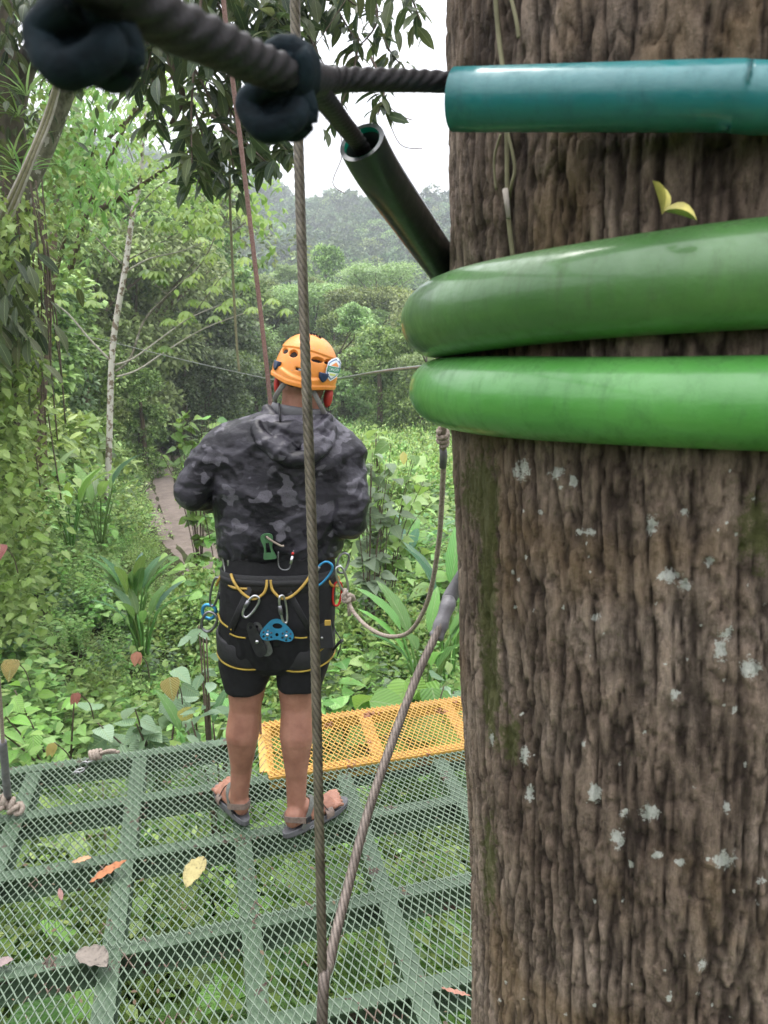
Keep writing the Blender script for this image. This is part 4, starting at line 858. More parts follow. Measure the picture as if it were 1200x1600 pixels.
# ------------------------------------------------------------------ steel cables
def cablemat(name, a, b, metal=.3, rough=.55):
    m = NT(name); v = m.coord(); n = m.noise(v, 30, 5, .65); m.set(col=m.mix(m.ramp(m.attr('groove'), [(.25, (0, 0, 0)), (.75, (1, 1, 1))]), tuple(q * .18 for q in a), m.ramp(n, [(.3, a), (.7, b)])), rough=rough, metal=metal); m.bump(m.noise(v, 300, 3), .0006); return m.m  # strand grooves coloured darker, painting in shade the relief barely gives
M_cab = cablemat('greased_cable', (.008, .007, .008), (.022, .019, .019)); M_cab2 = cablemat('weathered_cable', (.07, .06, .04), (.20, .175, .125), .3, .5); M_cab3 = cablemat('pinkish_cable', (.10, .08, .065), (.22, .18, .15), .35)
def cable(name, pts, r, mat, label, cat='cable', step=None, pitch=None, n=30, lobes=6, group=None):
    pitch = r * 1.9; q = resample(spline(pts, 14), pitch / 5); o = MB().tube(q, r, n, lobes=lobes, amp=.34, pitch=pitch).build(name, mat)
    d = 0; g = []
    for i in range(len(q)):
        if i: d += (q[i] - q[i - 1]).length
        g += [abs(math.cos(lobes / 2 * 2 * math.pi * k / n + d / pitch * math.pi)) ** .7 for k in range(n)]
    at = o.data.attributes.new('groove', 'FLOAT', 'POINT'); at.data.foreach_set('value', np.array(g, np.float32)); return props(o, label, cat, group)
K1 = P(440, 128, .42)
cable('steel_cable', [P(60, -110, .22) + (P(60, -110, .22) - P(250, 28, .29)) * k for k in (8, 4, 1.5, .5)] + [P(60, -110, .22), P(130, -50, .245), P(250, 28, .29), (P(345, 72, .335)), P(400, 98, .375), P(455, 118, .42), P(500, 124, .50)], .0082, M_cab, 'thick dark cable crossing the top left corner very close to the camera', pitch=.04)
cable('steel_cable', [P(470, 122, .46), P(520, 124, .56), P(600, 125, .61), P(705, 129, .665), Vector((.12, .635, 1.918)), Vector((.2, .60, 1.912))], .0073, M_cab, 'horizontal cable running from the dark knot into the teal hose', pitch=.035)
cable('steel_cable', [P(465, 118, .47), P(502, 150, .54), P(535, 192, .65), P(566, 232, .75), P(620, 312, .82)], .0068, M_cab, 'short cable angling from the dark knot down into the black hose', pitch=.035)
tb = spline([P(565, 222, .74), P(590, 268, .77), P(640, 340, .86), P(700, 425, .98), P(760, 500, 1.1)], 10)
mb = MB().tube(tb, .0215, 32, caps=False); mb.tube(tb, .0175, 32, caps=False); o2 = len(tb) * 32; mb.f += [(k, (k + 1) % 32, o2 + (k + 1) % 32, o2 + k) for k in range(32)]
hk = hosemat('black_green_hose', (.006, .012, .010), (.012, .022, .017), (.06, .08, .05), .45)
props(mb.build('rubber_hose', hk), 'black-green hose sleeve slanting down behind the left side of the trunk', 'hose')
inner = MB().tube(tb[:3], .0172, 28, caps=False).build('hose_lining', plain('green_lining', (.0, .22, .13), .4)); props(inner, 'bright green lining inside the open end of the black slanting hose', 'lining')
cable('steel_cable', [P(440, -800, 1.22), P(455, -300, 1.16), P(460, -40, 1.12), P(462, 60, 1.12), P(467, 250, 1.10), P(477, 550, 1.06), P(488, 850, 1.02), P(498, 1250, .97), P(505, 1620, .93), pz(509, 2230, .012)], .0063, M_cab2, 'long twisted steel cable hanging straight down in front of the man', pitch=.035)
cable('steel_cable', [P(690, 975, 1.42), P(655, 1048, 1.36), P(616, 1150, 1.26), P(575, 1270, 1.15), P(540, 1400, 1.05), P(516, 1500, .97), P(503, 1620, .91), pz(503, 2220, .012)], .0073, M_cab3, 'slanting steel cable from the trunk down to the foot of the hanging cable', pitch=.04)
tape = plain('grey_tape', (.13, .125, .13), .45, 0, .3, 30, .004, 25)
q = spline([Vector((.46, 1.17, 1.78)), Vector((.36, 1.33, 1.74)), P(722, 900, 1.48), P(700, 945, 1.45), P(686, 985, 1.42), P(680, 998, 1.415)], 8); rr_2 = [.0145 + .0012 * math.sin(k * 1.1) for k in range(len(q))]; rr_2[-1] = .010
props(MB().tube(q, rr_2, 16).build('tape_wrapping', tape), 'grey tape wrapping round the upper end of the slanting cable', 'wrapping')

# ------------------------------------------------------------------ ropes and knots
def ropemat(name, a, b, sc=180):
    m = NT(name); v = m.coord(); n = m.noise(v, sc, 4, .7); n1 = m.noise(v, 12, 3); c = m.ramp(n, [(.35, a), (.65, b)]); c = m.mix(.3, c, m.ramp(n1, [(.3, (.5, .5, .5)), (.7, (1, 1, 1))]), 'MULTIPLY'); m.set(col=c, rough=.85, spec=.2); m.bump(n, .0015); return m.m
M_rope = ropemat('rope_tan', (.22, .17, .13), (.42, .36, .30)); M_rope2 = ropemat('rope_rust', (.15, .085, .07), (.27, .18, .15)); M_navy = ropemat('rope_navy', (.003, .007, .010), (.007, .018, .024), 90)
def knot(mb, c, s, r, M=None, turns=3, n=70, squash=(1, .7, 1)):
    pts = []
    for k in range(n):
        t = 2 * math.pi * k / n; rad = s * (.62 + .38 * math.cos(turns * t)); q = Vector((rad * math.cos(2 * t) * squash[0], rad * math.sin(2 * t) * squash[1], .55 * s * math.sin(turns * t) * squash[2])); pts.append(Vector(c) + (M @ q if M else q))
    mb.tube(pts, r, 14, closed=True, lobes=3, amp=.2, pitch=r * 2.2); return mb
def coil(mb, a, b, R_, r, turns, n=14):
    a = Vector(a); b = Vector(b); d = (b - a).normalized(); x = d.orthogonal().normalized(); y = d.cross(x); pts = []
    for k in range(turns * n + 1): t = k / (turns * n); an = 2 * math.pi * turns * t; pts.append(a.lerp(b, t) + x * math.cos(an) * R_ + y * math.sin(an) * R_)
    return mb.tube(pts, r, 14, lobes=3, amp=.2, pitch=r * 2.2)
# dark rope knots tied on the near cable
def cable_knot(c, along, s, r, label, drop):
    c = Vector(c); al = Vector(along).normalized(); mb = MB(); coil(mb, c - al * s * .55, c + al * s * .5, s * .50, r, 3)
    c2 = c + Vector((drop[0], 0, drop[1])); knot(mb, c2, s * .78, r, Matrix.Rotation(R(25), 3, 'Y') @ Matrix.Rotation(R(90), 3, 'X'), 3, 70, (1, .9, .7))
    mb.tube(spline([c - al * s * .5 + Vector((0, -.006, -s * .3)), c2 + Vector((-s * .7, -.008, -s * .1)), c2 + Vector((-s * .25, -.012, -s * .8)), c2 + Vector((s * .5, -.01, -s * .45)), c + al * s * .5 + Vector((0, -.006, -s * .4))], 8), r * 1.05, 12)
    knot(mb, c2 + Vector((0, .004, 0)), s * .4, r * 1.1, Matrix.Rotation(R(60), 3, 'Z'), 3, 50); knot(mb, c2 + Vector((s * .1, .003, s * .3)), s * .55, r * .9, Matrix.Rotation(R(100), 3, 'X') @ Matrix.Rotation(R(35), 3, 'Z'), 3, 60)
    mb.ball(c2, (s * .85, s * .6, s * .75)); mb.ball(c + Vector((0, 0, -s * .1)), s * .75); mb.ball(c2 + Vector((s * .35, .004, -s * .1)), s * .6)
    mb.tube([c2 + Vector((-s * .2, -.005, -s * .2)), c2 + Vector((-s * .5, -.006, -s * .9))], r * .95, 10); mb.tube([c2 + Vector((s * .4, -.003, 0)), c2 + Vector((s * .75, -.004, -s * .55))], r * .95, 10)
    return props(mb.build('rope_knot', M_navy), label, 'knot', 'dark blue-green rope knots on the near cable')
cable_knot(P(452, 112, .42), P(500, 130, .5) - P(400, 98, .375), .0195, .0062, 'dark blue-green rope knot where the near cable splits in two', (-.006, -.0145))
cable_knot(P(150, 0, .27), P(250, 28, .29) - P(60, -60, .23), .0165, .0058, 'dark blue-green rope knot at the top left corner of the view', (-.003, -.011))
# rust rope and its lower part
def rope(name, pts, r, mat, label, cat='rope', n=10, twist=True):
    q = resample(spline(pts, 12), .01 if r < .02 else .05); o = MB().tube(q, r, n, lobes=3 if twist else 0, amp=.14, pitch=.03).build(name, mat); return props(o, label, cat)
rope('rope', [P(335, -420, 3.0), P(348, -60, 3.0), P(352, 30, 3.0), P(378, 240, 3.0), P(405, 470, 3.0), P(422, 625, 3.0), P(432, 740, 2.98)], .0085, M_rope2, 'rust coloured rope hanging from above behind the man\'s left shoulder')
rope('rope', [P(404, 1060, 3.15), P(405, 1085, 3.15), P(407, 1140, 3.3), P(409, 1215, 3.38)], .006, M_rope2, 'short rust rope seen between the man\'s knees')
rope('thin_cord', [P(160, 1205, 3.4), P(163, 1290, 3.3), P(170, 1400, 3.2), P(172, 1480, 3.1)], .004, M_vine, 'thin root dangling below the mesh on the left', 'root', 6, False)
# zip line
zl = [Vector((.44, 1.15, 1.86)), P(745, 561, 1.32), P(665, 573, 1.75), P(600, 580, 2.3), P(525, 592, 3.4), P(470, 597, 5), P(400, 588, 7), P(260, 556, 11), P(120, 522, 17), P(-30, 492, 26)]
q = resample(spline(zl, 20), .05); props(MB().tube(q, list(np.linspace(.0048, .006, len(q))), 8).build('zip_line', M_steel), 'thin grey line stretched from the big trunk past the helmet to the far left', 'cable')
# lanyard rope
q = spline([P(692, 690, 1.62), P(693, 715, 1.64), P(690, 790, 1.72), P(684, 860, 1.82), P(668, 940, 1.95), P(640, 987, 2.08), P(606, 994, 2.2), P(575, 980, 2.3), P(553, 957, 2.37), P(545, 940, 2.40)], 10)
lan = empty('lanyard_rope', P(606, 994, 2.2), 'tan lanyard rope looping from a knot on the trunk to the man\'s right hip', 'rope')
MB().tube(resample(q, .006), .0062, 12, lobes=8, amp=.05, pitch=.012).build('rope', M_rope, lan)
mb = MB(); mb.tube([P(696, 571, 1.6), P(693, 680, 1.6)], .006, 12, lobes=8, amp=.05, pitch=.012); coil(mb, P(692, 673, 1.6), P(692, 694, 1.62), .0085, .0062, 3); coil(mb, P(690, 668, 1.6), P(693, 700, 1.62), .004, .005, 2); mb.build('knot', M_rope, lan)
mb = MB(); knot(mb, P(543, 934, 2.40), .019, .0068, Matrix.Rotation(R(70), 3, 'X')); coil(mb, P(535, 925, 2.4), P(551, 940, 2.4), .011, .0062, 2); mb.tube([P(545, 940, 2.4), P(546, 962, 2.4)], .006, 8); mb.build('knot', M_rope, lan)
MB().tube([P(692, 700, 1.62), P(693, 712, 1.637), P(692, 730, 1.65)], [.0078, .0085, .0076], 12).build('sleeve', tape, lan)
# rope with hose sleeve at the left edge, tied to the mesh
lr = empty('tethered_rope', pz(12, 1268, .01), 'rope in a grey hose sleeve knotted to the mesh at the far left', 'rope')
MB().tube(resample(spline([P(-120, -700, 2.0), P(-60, 0, 2.05), P(-20, 700, 2.2), P(-10, 950, 2.3), P(2, 1120, 2.5), P(6, 1180, 2.57), P(12, 1245, 2.67)], 8), .01), .0065, 10, lobes=3, amp=.14, pitch=.03).build('rope', M_rope, lr)
MB().tube(spline([P(4, 1158, 2.55), P(8, 1200, 2.6), P(12, 1245, 2.67)], 5), [.014] * 11, 14).build('sleeve', tape, lr)
mb = MB(); c = pz(16, 1262, .035); coil(mb, P(-8, 1240, 2.67), P(28, 1262, 2.66), .016, .010, 3); knot(mb, c + Vector((.02, 0, -.005)), .026, .0095); knot(mb, c + Vector((-.03, 0, .01)), .022, .009, Matrix.Rotation(1, 3, 'X')); mb.build('knot', M_rope, lr)
# shackle and knot at the far edge
sh = empty('shackle_tether', pz(128, 1196, .01), 'rope knot and steel shackle fixed to the far edge of the mesh', 'tether')
mb = MB(); c = pz(147, 1181, .03); coil(mb, c + Vector((-.015, 0, 0)), c + Vector((.025, .008, .006)), .017, .0085, 3); mb.tube(spline([c, c + Vector((.05, .02, .012)), c + Vector((.085, .03, .008))], 4), .0075, 8); mb.tube(spline([c + Vector((0, .01, 0)), c + Vector((.05, .03, 0)), c + Vector((.10, .03, .002))], 4), .0075, 8); mb.build('knot', M_rope, sh)
mb = MB()
for k, (a, b) in enumerate(((140, 1188), (131, 1196), (124, 1204), (118, 1212))):
    c = pz(a, b, .018 - .006 * k); M = Matrix.Rotation(R(90 * (k % 2)), 3, 'X') @ Matrix.Rotation(R(50), 3, 'Z'); mb.tube([c + M @ Vector((.022 * math.cos(t), .013 * math.sin(t), 0)) for t in np.linspace(0, 2 * math.pi, 16, endpoint=False)], .0032, 8, closed=True)
mb.build('shackle', M_steel, sh)
# ------------------------------------------------------------------ the man
BY = 2.62
M_skin = NT('skin'); v = M_skin.coord(); n = M_skin.noise(v, 18, 5, .6); n2 = M_skin.noise(v, 140, 4, .7)
c = M_skin.ramp(n, [(.3, (.22, .10, .065)), (.7, (.33, .165, .11))]); c = M_skin.mix(M_skin.math('MULTIPLY', M_skin.math('GREATER_THAN', n2, .62), .25), c, (.20, .09, .06))
M_skin.set(col=c, rough=.55, spec=.35); M_skin.b.inputs['Subsurface Weight'].default_value = .12; M_skin.b.inputs['Subsurface Radius'].default_value = (.02, .007, .004); M_skin.bump(n2, .0008); M_skin = M_skin.m
man = empty('person', (-.4, 2.62, 0), 'man seen from behind in black camouflage jacket, black shorts and sandals on the platform', 'person')
b = MB()
def C(a, q, ra, rb): b.cap(a, q, ra, rb, 16)
hipL, hipR = P(392, 985, BY), P(462, 985, BY); knL, knR = P(384, 1092, BY - .01), P(463, 1090, BY - .01)
anL, anR = P(374, 1245, 2.625), P(463, 1265, 2.57)
heelL, toeL = Vector((-.535, 2.615, .062)), Vector((-.652, 2.80, .052)); heelR, toeR = Vector((-.335, 2.535, .062)), Vector((-.175, 2.705, .052))
for hp, kn, an, he, to, sg in ((hipL, knL, anL, heelL, toeL, -1), (hipR, knR, anR, heelR, toeR, 1)):
    C(hp, kn, .095, .063); C(kn, kn.lerp(an, .12), .062, .057); m1 = kn.lerp(an, .33) + Vector((.002 * sg, -.016, 0))
    C(kn.lerp(an, .05), m1, .055, .062); C(m1, kn.lerp(an, .66) + Vector((0, -.004, 0)), .061, .041); C(kn.lerp(an, .66), an, .041, .034)
    C(kn.lerp(an, .18) + Vector((.022 * sg, -.012, 0)), kn.lerp(an, .48) + Vector((.018 * sg, -.012, 0)), .034, .028); C(kn.lerp(an, .16) + Vector((-.022 * sg, -.012, 0)), kn.lerp(an, .52) + Vector((-.018 * sg, -.013, 0)), .035, .026)
    C(an, he + Vector((0, 0, .018)), .034, .030); C(he + Vector((0, 0, .012)), he, .031, .0275)
    C(an.lerp(he, .5), he + Vector((0, -.006, .03)), .026, .018)          # tendon
    fd = (to - he); fd.z = 0; fd.normalize(); sd_ = Vector((fd.y, -fd.x, 0)); ball = he.lerp(to, .72) + Vector((0, 0, -.002))
    C(he, ball + sd_ * .018, .027, .022); C(he, ball - sd_ * .02, .026, .021); C(an + fd * .01 - Vector((0, 0, .01)), ball + Vector((0, 0, .016)), .034, .022); C(he.lerp(ball, .4) + Vector((0, 0, .03)), ball + Vector((0, 0, .008)), .032, .026)
    inner = -sg                                                                      # big toe on the inner side
    for k in range(5):
        off = (k - 2) * .0175 * inner * -1; big = k == 0; base = ball + sd_ * off * 1.05 + fd * (.012 - .004 * k); ln = (.058, .056, .050, .043, .034)[k]; rr0 = (.0125, .0092, .0088, .0085, .0085)[k]
        base += fd * .012; tip = base + fd * ln * 1.08 + sd_ * off * .12; base.z = .052; midp = base.lerp(tip, .55); midp.z = .056; tip.z = .048
        C(base, midp, rr0 * 1.1, rr0); C(midp, tip, rr0, rr0 * .95)
pel = P(432, 930, BY); chest = P(445, 740, BY); neckb = P(468, 655, BY); head = P(474, 583, BY + .015)
b.ball(pel + Vector((0, 0, -.02)), (.155, .105, .12)); b.ball(P(436, 850, BY), (.14, .10, .16)); b.ball(chest, (.165, .105, .17)); b.ball(P(448, 690, BY), (.19, .085, .07))
C(P(405, 960, BY - .03), P(405, 930, BY - .03), .08, .08); C(P(458, 960, BY - .03), P(458, 930, BY - .03), .08, .08)
C(neckb, head + Vector((-.002, -.018, -.05)), .066, .066); b.ball(head + Vector((0, -.02, -.045)), (.074, .07, .06)); C(P(415, 705, BY), neckb, .05, .05); C(P(515, 715, BY), neckb, .05, .05)
b.ball(head, (.078, .095, .105), 20, 14); b.ball(head + Vector((0, .05, -.06)), (.055, .055, .055)); C(head + Vector((0, .095, -.005)), head + Vector((0, .118, -.035)), .012, .014)
b.ball(head + Vector((0, .085, -.075)), (.028, .02, .02)); b.ball(head + Vector((0, .092, -.055)), (.022, .012, .007))
for sg in (-1, 1):
    b.ball(head + Vector((sg * .080, .005, -.03)), (.010, .022, .034), M=Matrix.Rotation(sg * .35, 3, 'Z'))
shL, elL, haL = P(352, 690, BY), P(299, 772, BY - .02), P(415, 780, BY + .32)
shR, elR, haR = P(543, 712, BY), P(547, 812, BY - .03), P(480, 772, BY + .34)
for s_, e_, h_, sg in ((shL, elL, haL, -1), (shR, elR, haR, 1)):
    C(s_, e_, .056, .042); C(e_, e_.lerp(h_, .35), .042, .042); C(e_.lerp(h_, .3), h_, .040, .026)
    fd = (h_ - e_).normalized(); up = Vector((0, 0, 1)); sd_ = fd.cross(up).normalized(); pc = h_ + fd * .045
    C(h_, pc + up * .02, .024, .022); C(h_, pc - up * .02, .024, .021); C(h_, pc, .025, .023)
    inn = -sd_ * sg * -1 if sd_.x * sg > 0 else -sd_ * sg; inn = Vector((-sg, .0, 0))
    for k in range(4):                                    # fingers curl round the trolley rope
        base = h_ + fd * .085 + up * (.027 - .018 * k); L1 = (.036, .040, .037, .029)[k]; p1 = base + fd * L1; p2 = p1 + (fd * .35 + inn * .8).normalized() * L1 * .75; p3 = p2 + (inn * .7 - fd * .75).normalized() * L1 * .6
        C(base - fd * .03, p1, .0098, .009); C(p1, p2, .009, .0085); C(p2, p3, .0085, .0075)
    tb_ = h_ + fd * .03 + up * .022; t1 = tb_ + (up * .5 + fd * .6 + inn * .5).normalized() * .036; t2 = t1 + (fd * .7 + inn * .7).normalized() * .03; C(tb_, t1, .0125, .0105); C(t1, t2, .0105, .009)
remesh(b, 'body', .0048, 5, M_skin, man)
# hair, face details
M_hair = plain('hair', (.02, .015, .012), .8, 0, .5, 200, .004, 400)
hb_ = MB().ball(head + Vector((0, -.012, .012)), (.082, .093, .100), 28, 20)
hb_.v = [q for q in hb_.v]; ho = hb_.build('hair', M_hair, man)
bm = bmesh.new(); bm.from_mesh(ho.data); bmesh.ops.delete(bm, geom=[q for q in bm.verts if q.co.z < head.z - .058 + max(0, q.co.y - head.y) * 1.2 or (q.co.y > head.y + .05 and q.co.z < head.z + .045)], context='VERTS'); bm.to_mesh(ho.data); bm.free()
for sg in (-1, 1):
    MB().ball(head + Vector((sg * .030, .082, .008)), .0105).build('eye', plain('eye_white', (.7, .68, .64), .2), man)
# --- jacket
def loft(mb, rows, n=40, ex=2.5, cap=True):
    """rows: (centre, half width, half depth, tilt)"""
    V = []
    for c, a, d in rows:
        for k in range(n):
            t = 2 * math.pi * k / n; x, y = math.cos(t), math.sin(t); e = 2 / ex; V.append(Vector(c) + Vector((a * math.copysign(abs(x) ** e, x), d * math.copysign(abs(y) ** e, y), 0)))
    F = [(i * n + k, i * n + (k + 1) % n, (i + 1) * n + (k + 1) % n, (i + 1) * n + k) for i in range(len(rows) - 1) for k in range(n)]
    if cap: F += [tuple(range(n - 1, -1, -1)), tuple((len(rows) - 1) * n + k for k in range(n))]
    return mb.add(V, F)
def rows_px(data, Y): 
    out = []
    for py, xl, xr, d, dy in data: a, q = P(xl, py, Y), P(xr, py, Y); out.append(((a.x + q.x) / 2, Y + dy, a.z, (q.x - a.x) / 2, d))
    return [(Vector((x, y, z)), a, d) for x, y, z, a, d in out]
jb = MB()
loft(jb, rows_px([(870, 352, 524, .095, 0), (863, 341, 531, .118, 0), (845, 339, 538, .130, 0), (815, 338, 541, .130, 0), (780, 335, 549, .130, 0), (745, 332, 558, .130, .0), (712, 331, 561, .126, .0), (690, 335, 556, .118, 0), (672, 345, 540, .105, 0), (658, 368, 520, .09, 0), (645, 405, 505, .08, 0)], BY))
def sleeve(pts, rad):
    for (a, q), (ra, rb_) in zip(zip(pts, pts[1:]), zip(rad, rad[1:])): jb.cap(a, q, ra, rb_, 18)
sleeve([P(362, 694, BY), P(328, 725, BY - .01), P(303, 768, BY - .02), P(355, 782, BY + .13), haL - Vector((0, .04, 0))], [.078, .073, .063, .058, .040])
sleeve([P(534, 712, BY), P(545, 760, BY - .04), P(546, 814, BY - .065), P(515, 800, BY + .13), haR - Vector((0, .04, 0))], [.078, .068, .060, .052, .040])
sleeve([P(420, 668, BY), P(362, 694, BY)], [.062, .078]); sleeve([P(505, 672, BY), P(536, 712, BY)], [.062, .080])
# hood lying on the shoulders
hq = spline([P(408, 652, BY - .045), P(402, 672, BY - .10), P(425, 700, BY - .145), P(455, 718, BY - .155), P(490, 712, BY - .15), P(515, 690, BY - .11), P(522, 664, BY - .05)], 6)
jb.tube(hq, [.014 + .011 * math.sin(math.pi * i / (len(hq) - 1)) for i in range(len(hq))], 12)
hq = spline([P(415, 648, BY - .03), P(428, 664, BY - .085), P(462, 676, BY - .11), P(500, 670, BY - .09), P(515, 652, BY - .03)], 6); jb.tube(hq, .017, 12)
jb.ball(P(462, 685, BY - .09), (.095, .036, .062)); jb.cap(P(418, 640, BY - .02), P(432, 655, BY - .07), .02, .018); jb.ball(P(440, 700, BY - .13), (.05, .03, .03), M=Matrix.Rotation(.4, 3, 'Y')); jb.ball(P(492, 694, BY - .125), (.05, .032, .03), M=Matrix.Rotation(-.5, 3, 'Y'))
def wr(co, no):
    x, y, z = co[:, 0], co[:, 1], co[:, 2]
    sh_ = P(448, 690, BY); hoodm = np.exp(-(((x - sh_.x) / .12) ** 2 + ((z - (sh_.z + .01)) / .075) ** 2)) * (y < BY)
    # soft diagonal drapes, tighter puckers at the elbows and the gathered hem
    w1 = fbm(x * 5 + z * 3 + 11, z * 9 - x * 4 + 7, y * 4 + 5, 3); r_1 = 1 - np.abs(2 * w1 / .875 - 1)
    w2 = fbm(x * 16 + z * 8, z * 11 - x * 6, y * 12 + 2, 3); r_2 = 1 - np.abs(2 * w2 / .875 - 1)
    hem = np.exp(-((z - P(448, 858, BY).z) / .05) ** 2); hemw = np.sin(x * 130 + 9 * w1 * 6) * .0022 * hem
    elb = sum(np.exp(-(np.linalg.norm(co - np.array(e), axis=1) / .09) ** 2) for e in (elL, elR, shL * .5 + elL * .5, shR * .5 + elR * .5))
    w3 = np.sin(z * 95 + 26 * w1 + x * 30) 
    hr = fbm(x * 22 + 3, z * 26 + 8, y * 22, 3); hr = (1 - np.abs(2 * hr / .875 - 1))
    w4 = fbm(x * 3.2 + z * 7 + 2, z * 3 - x * 2.5 + 1, y * 3 + 5, 2); r_4 = np.clip(1 - np.abs(2 * w4 / .75 - 1), 0, 1) ** 3
    w5 = fbm(x * 6 - z * 9 + 40, z * 5 + x * 7 + 12, y * 4 + 3, 2); r_5 = np.clip(1 - np.abs(2 * w5 / .75 - 1), 0, 1) ** 5
    d = .009 * (r_4 - .4) + .007 * (r_5 - .25) + .0045 * (r_1 - .72) + .0035 * (r_2 - .7) + hemw + .0028 * w3 * np.clip(elb, 0, 1) + .016 * hoodm * (hr - .65)
    return co + no * d[:, None]
m = NT('camo_cloth'); v = m.coord(); wv = m.n('VectorMath', operation='ADD'); wn = m.n('TexNoise'); wn.inputs['Scale'].default_value = 9; wn.inputs['Detail'].default_value = 3; m.l(v, wn.inputs['Vector']); ws = m.n('VectorMath', operation='SCALE'); ws.inputs['Scale'].default_value = .075; m.l(wn.outputs[1], ws.inputs[0]); m.l(v, wv.inputs[0]); m.l(ws.outputs[0], wv.inputs[1]); vv = wv.outputs[0]
mp = m.n('Mapping'); mp.inputs['Scale'].default_value = (1, 1, 1.5); m.l(vv, mp.inputs[0]); vv = mp.outputs[0]
A = m.noise(vv, 7.5, 2, .45); mp2 = m.n('Mapping'); mp2.inputs['Location'].default_value = (5, 3, 8); m.l(vv, mp2.inputs[0]); B = m.noise(mp2.outputs[0], 10, 2, .5); D = m.noise(v, 260, 2, .6); E_ = m.noise(v, 22, 4, .6)
c = m.mix(m.ramp(A, [(.47, (0, 0, 0)), (.50, (1, 1, 1))]), (.0035, .003, .006), (.030, .028, .036)); c = m.mix(m.ramp(B, [(.57, (0, 0, 0)), (.59, (1, 1, 1))]), c, (.095, .09, .105)); c = m.mix(m.ramp(B, [(.36, (1, 1, 1)), (.385, (0, 0, 0))]), c, (.009, .008, .012))
c = m.mix(m.math('MULTIPLY', m.math('GREATER_THAN', D, .60), .5), c, (.025, .023, .03)); c = m.mix(.5, c, m.ramp(E_, [(.3, (.55, .55, .58)), (.7, (1.1, 1.1, 1.1))]), 'MULTIPLY')
m.set(col=c, rough=.46, spec=.35); m.bump(m.math('ADD', m.noise(m.coord((1, 1, 1.5)), 14, 4, .5), m.math('MULTIPLY', D, .01)), .009)
jk = remesh(jb, 'jacket', .0055, 3, m.m, man, wr); jk['label'] = 'black and grey camouflage rain jacket with its hood down'
M_collar = plain('grey_lining', (.10, .10, .105), .6, 0, .15, 12, .004, 20)
cl = []; nseg = 30
for k in range(nseg + 1): a = R(-200 + 220 * k / nseg); cl.append(P(466, 646, BY + .01) + Vector((.083 * math.cos(a), .078 * math.sin(a), .004 - .012 * math.cos(a) )))
mb = MB().tube(cl, .011, 12, flat=(2.2, .9)); mb.build('collar', M_collar, man)
MB().tube([P(436, 630, BY - .062), P(437, 645, BY - .083), P(438, 660, BY - .098)], .004, 6).build('hood_cord', plain('black_cord', (.01, .01, .012), .6), man)
# --- shorts
M_short = plain('black_shorts', (.009, .009, .010), .75, 0, .3, 60, .006, 14, .25)
sb_ = MB(); loft(sb_, rows_px([(850, 352, 520, .112, 0), (880, 349, 523, .120, -.005), (915, 347, 525, .128, -.012), (960, 345, 524, .130, -.015), (1005, 345, 520, .122, -.01), (1028, 350, 512, .108, -.005), (1040, 358, 502, .09, 0)], BY))
loft(sb_, rows_px([(985, 350, 430, .098, -.005), (1030, 344, 432, .100, -.005), (1050, 348, 424, .096, -.005), (1073, 355, 414, .088, -.005)], BY)); loft(sb_, rows_px([(985, 434, 518, .098, -.005), (1030, 433, 516, .100, -.005), (1047, 434, 510, .096, -.005), (1069, 435, 503, .088, -.005)], BY))
def ws_(co, no):
    x, y, z = co.T; w = fbm(x * 7, z * 5 + x * 2, y * 6, 3); r_ = 1 - np.abs(2 * w / .875 - 1); return co + no * (.010 * (r_ - .7) + .003 * np.sin(x * 90 + w * 20) * np.exp(-((z - .72) / .05) ** 2))[:, None]
remesh(sb_, 'shorts', .006, 3, M_short, man, ws_)
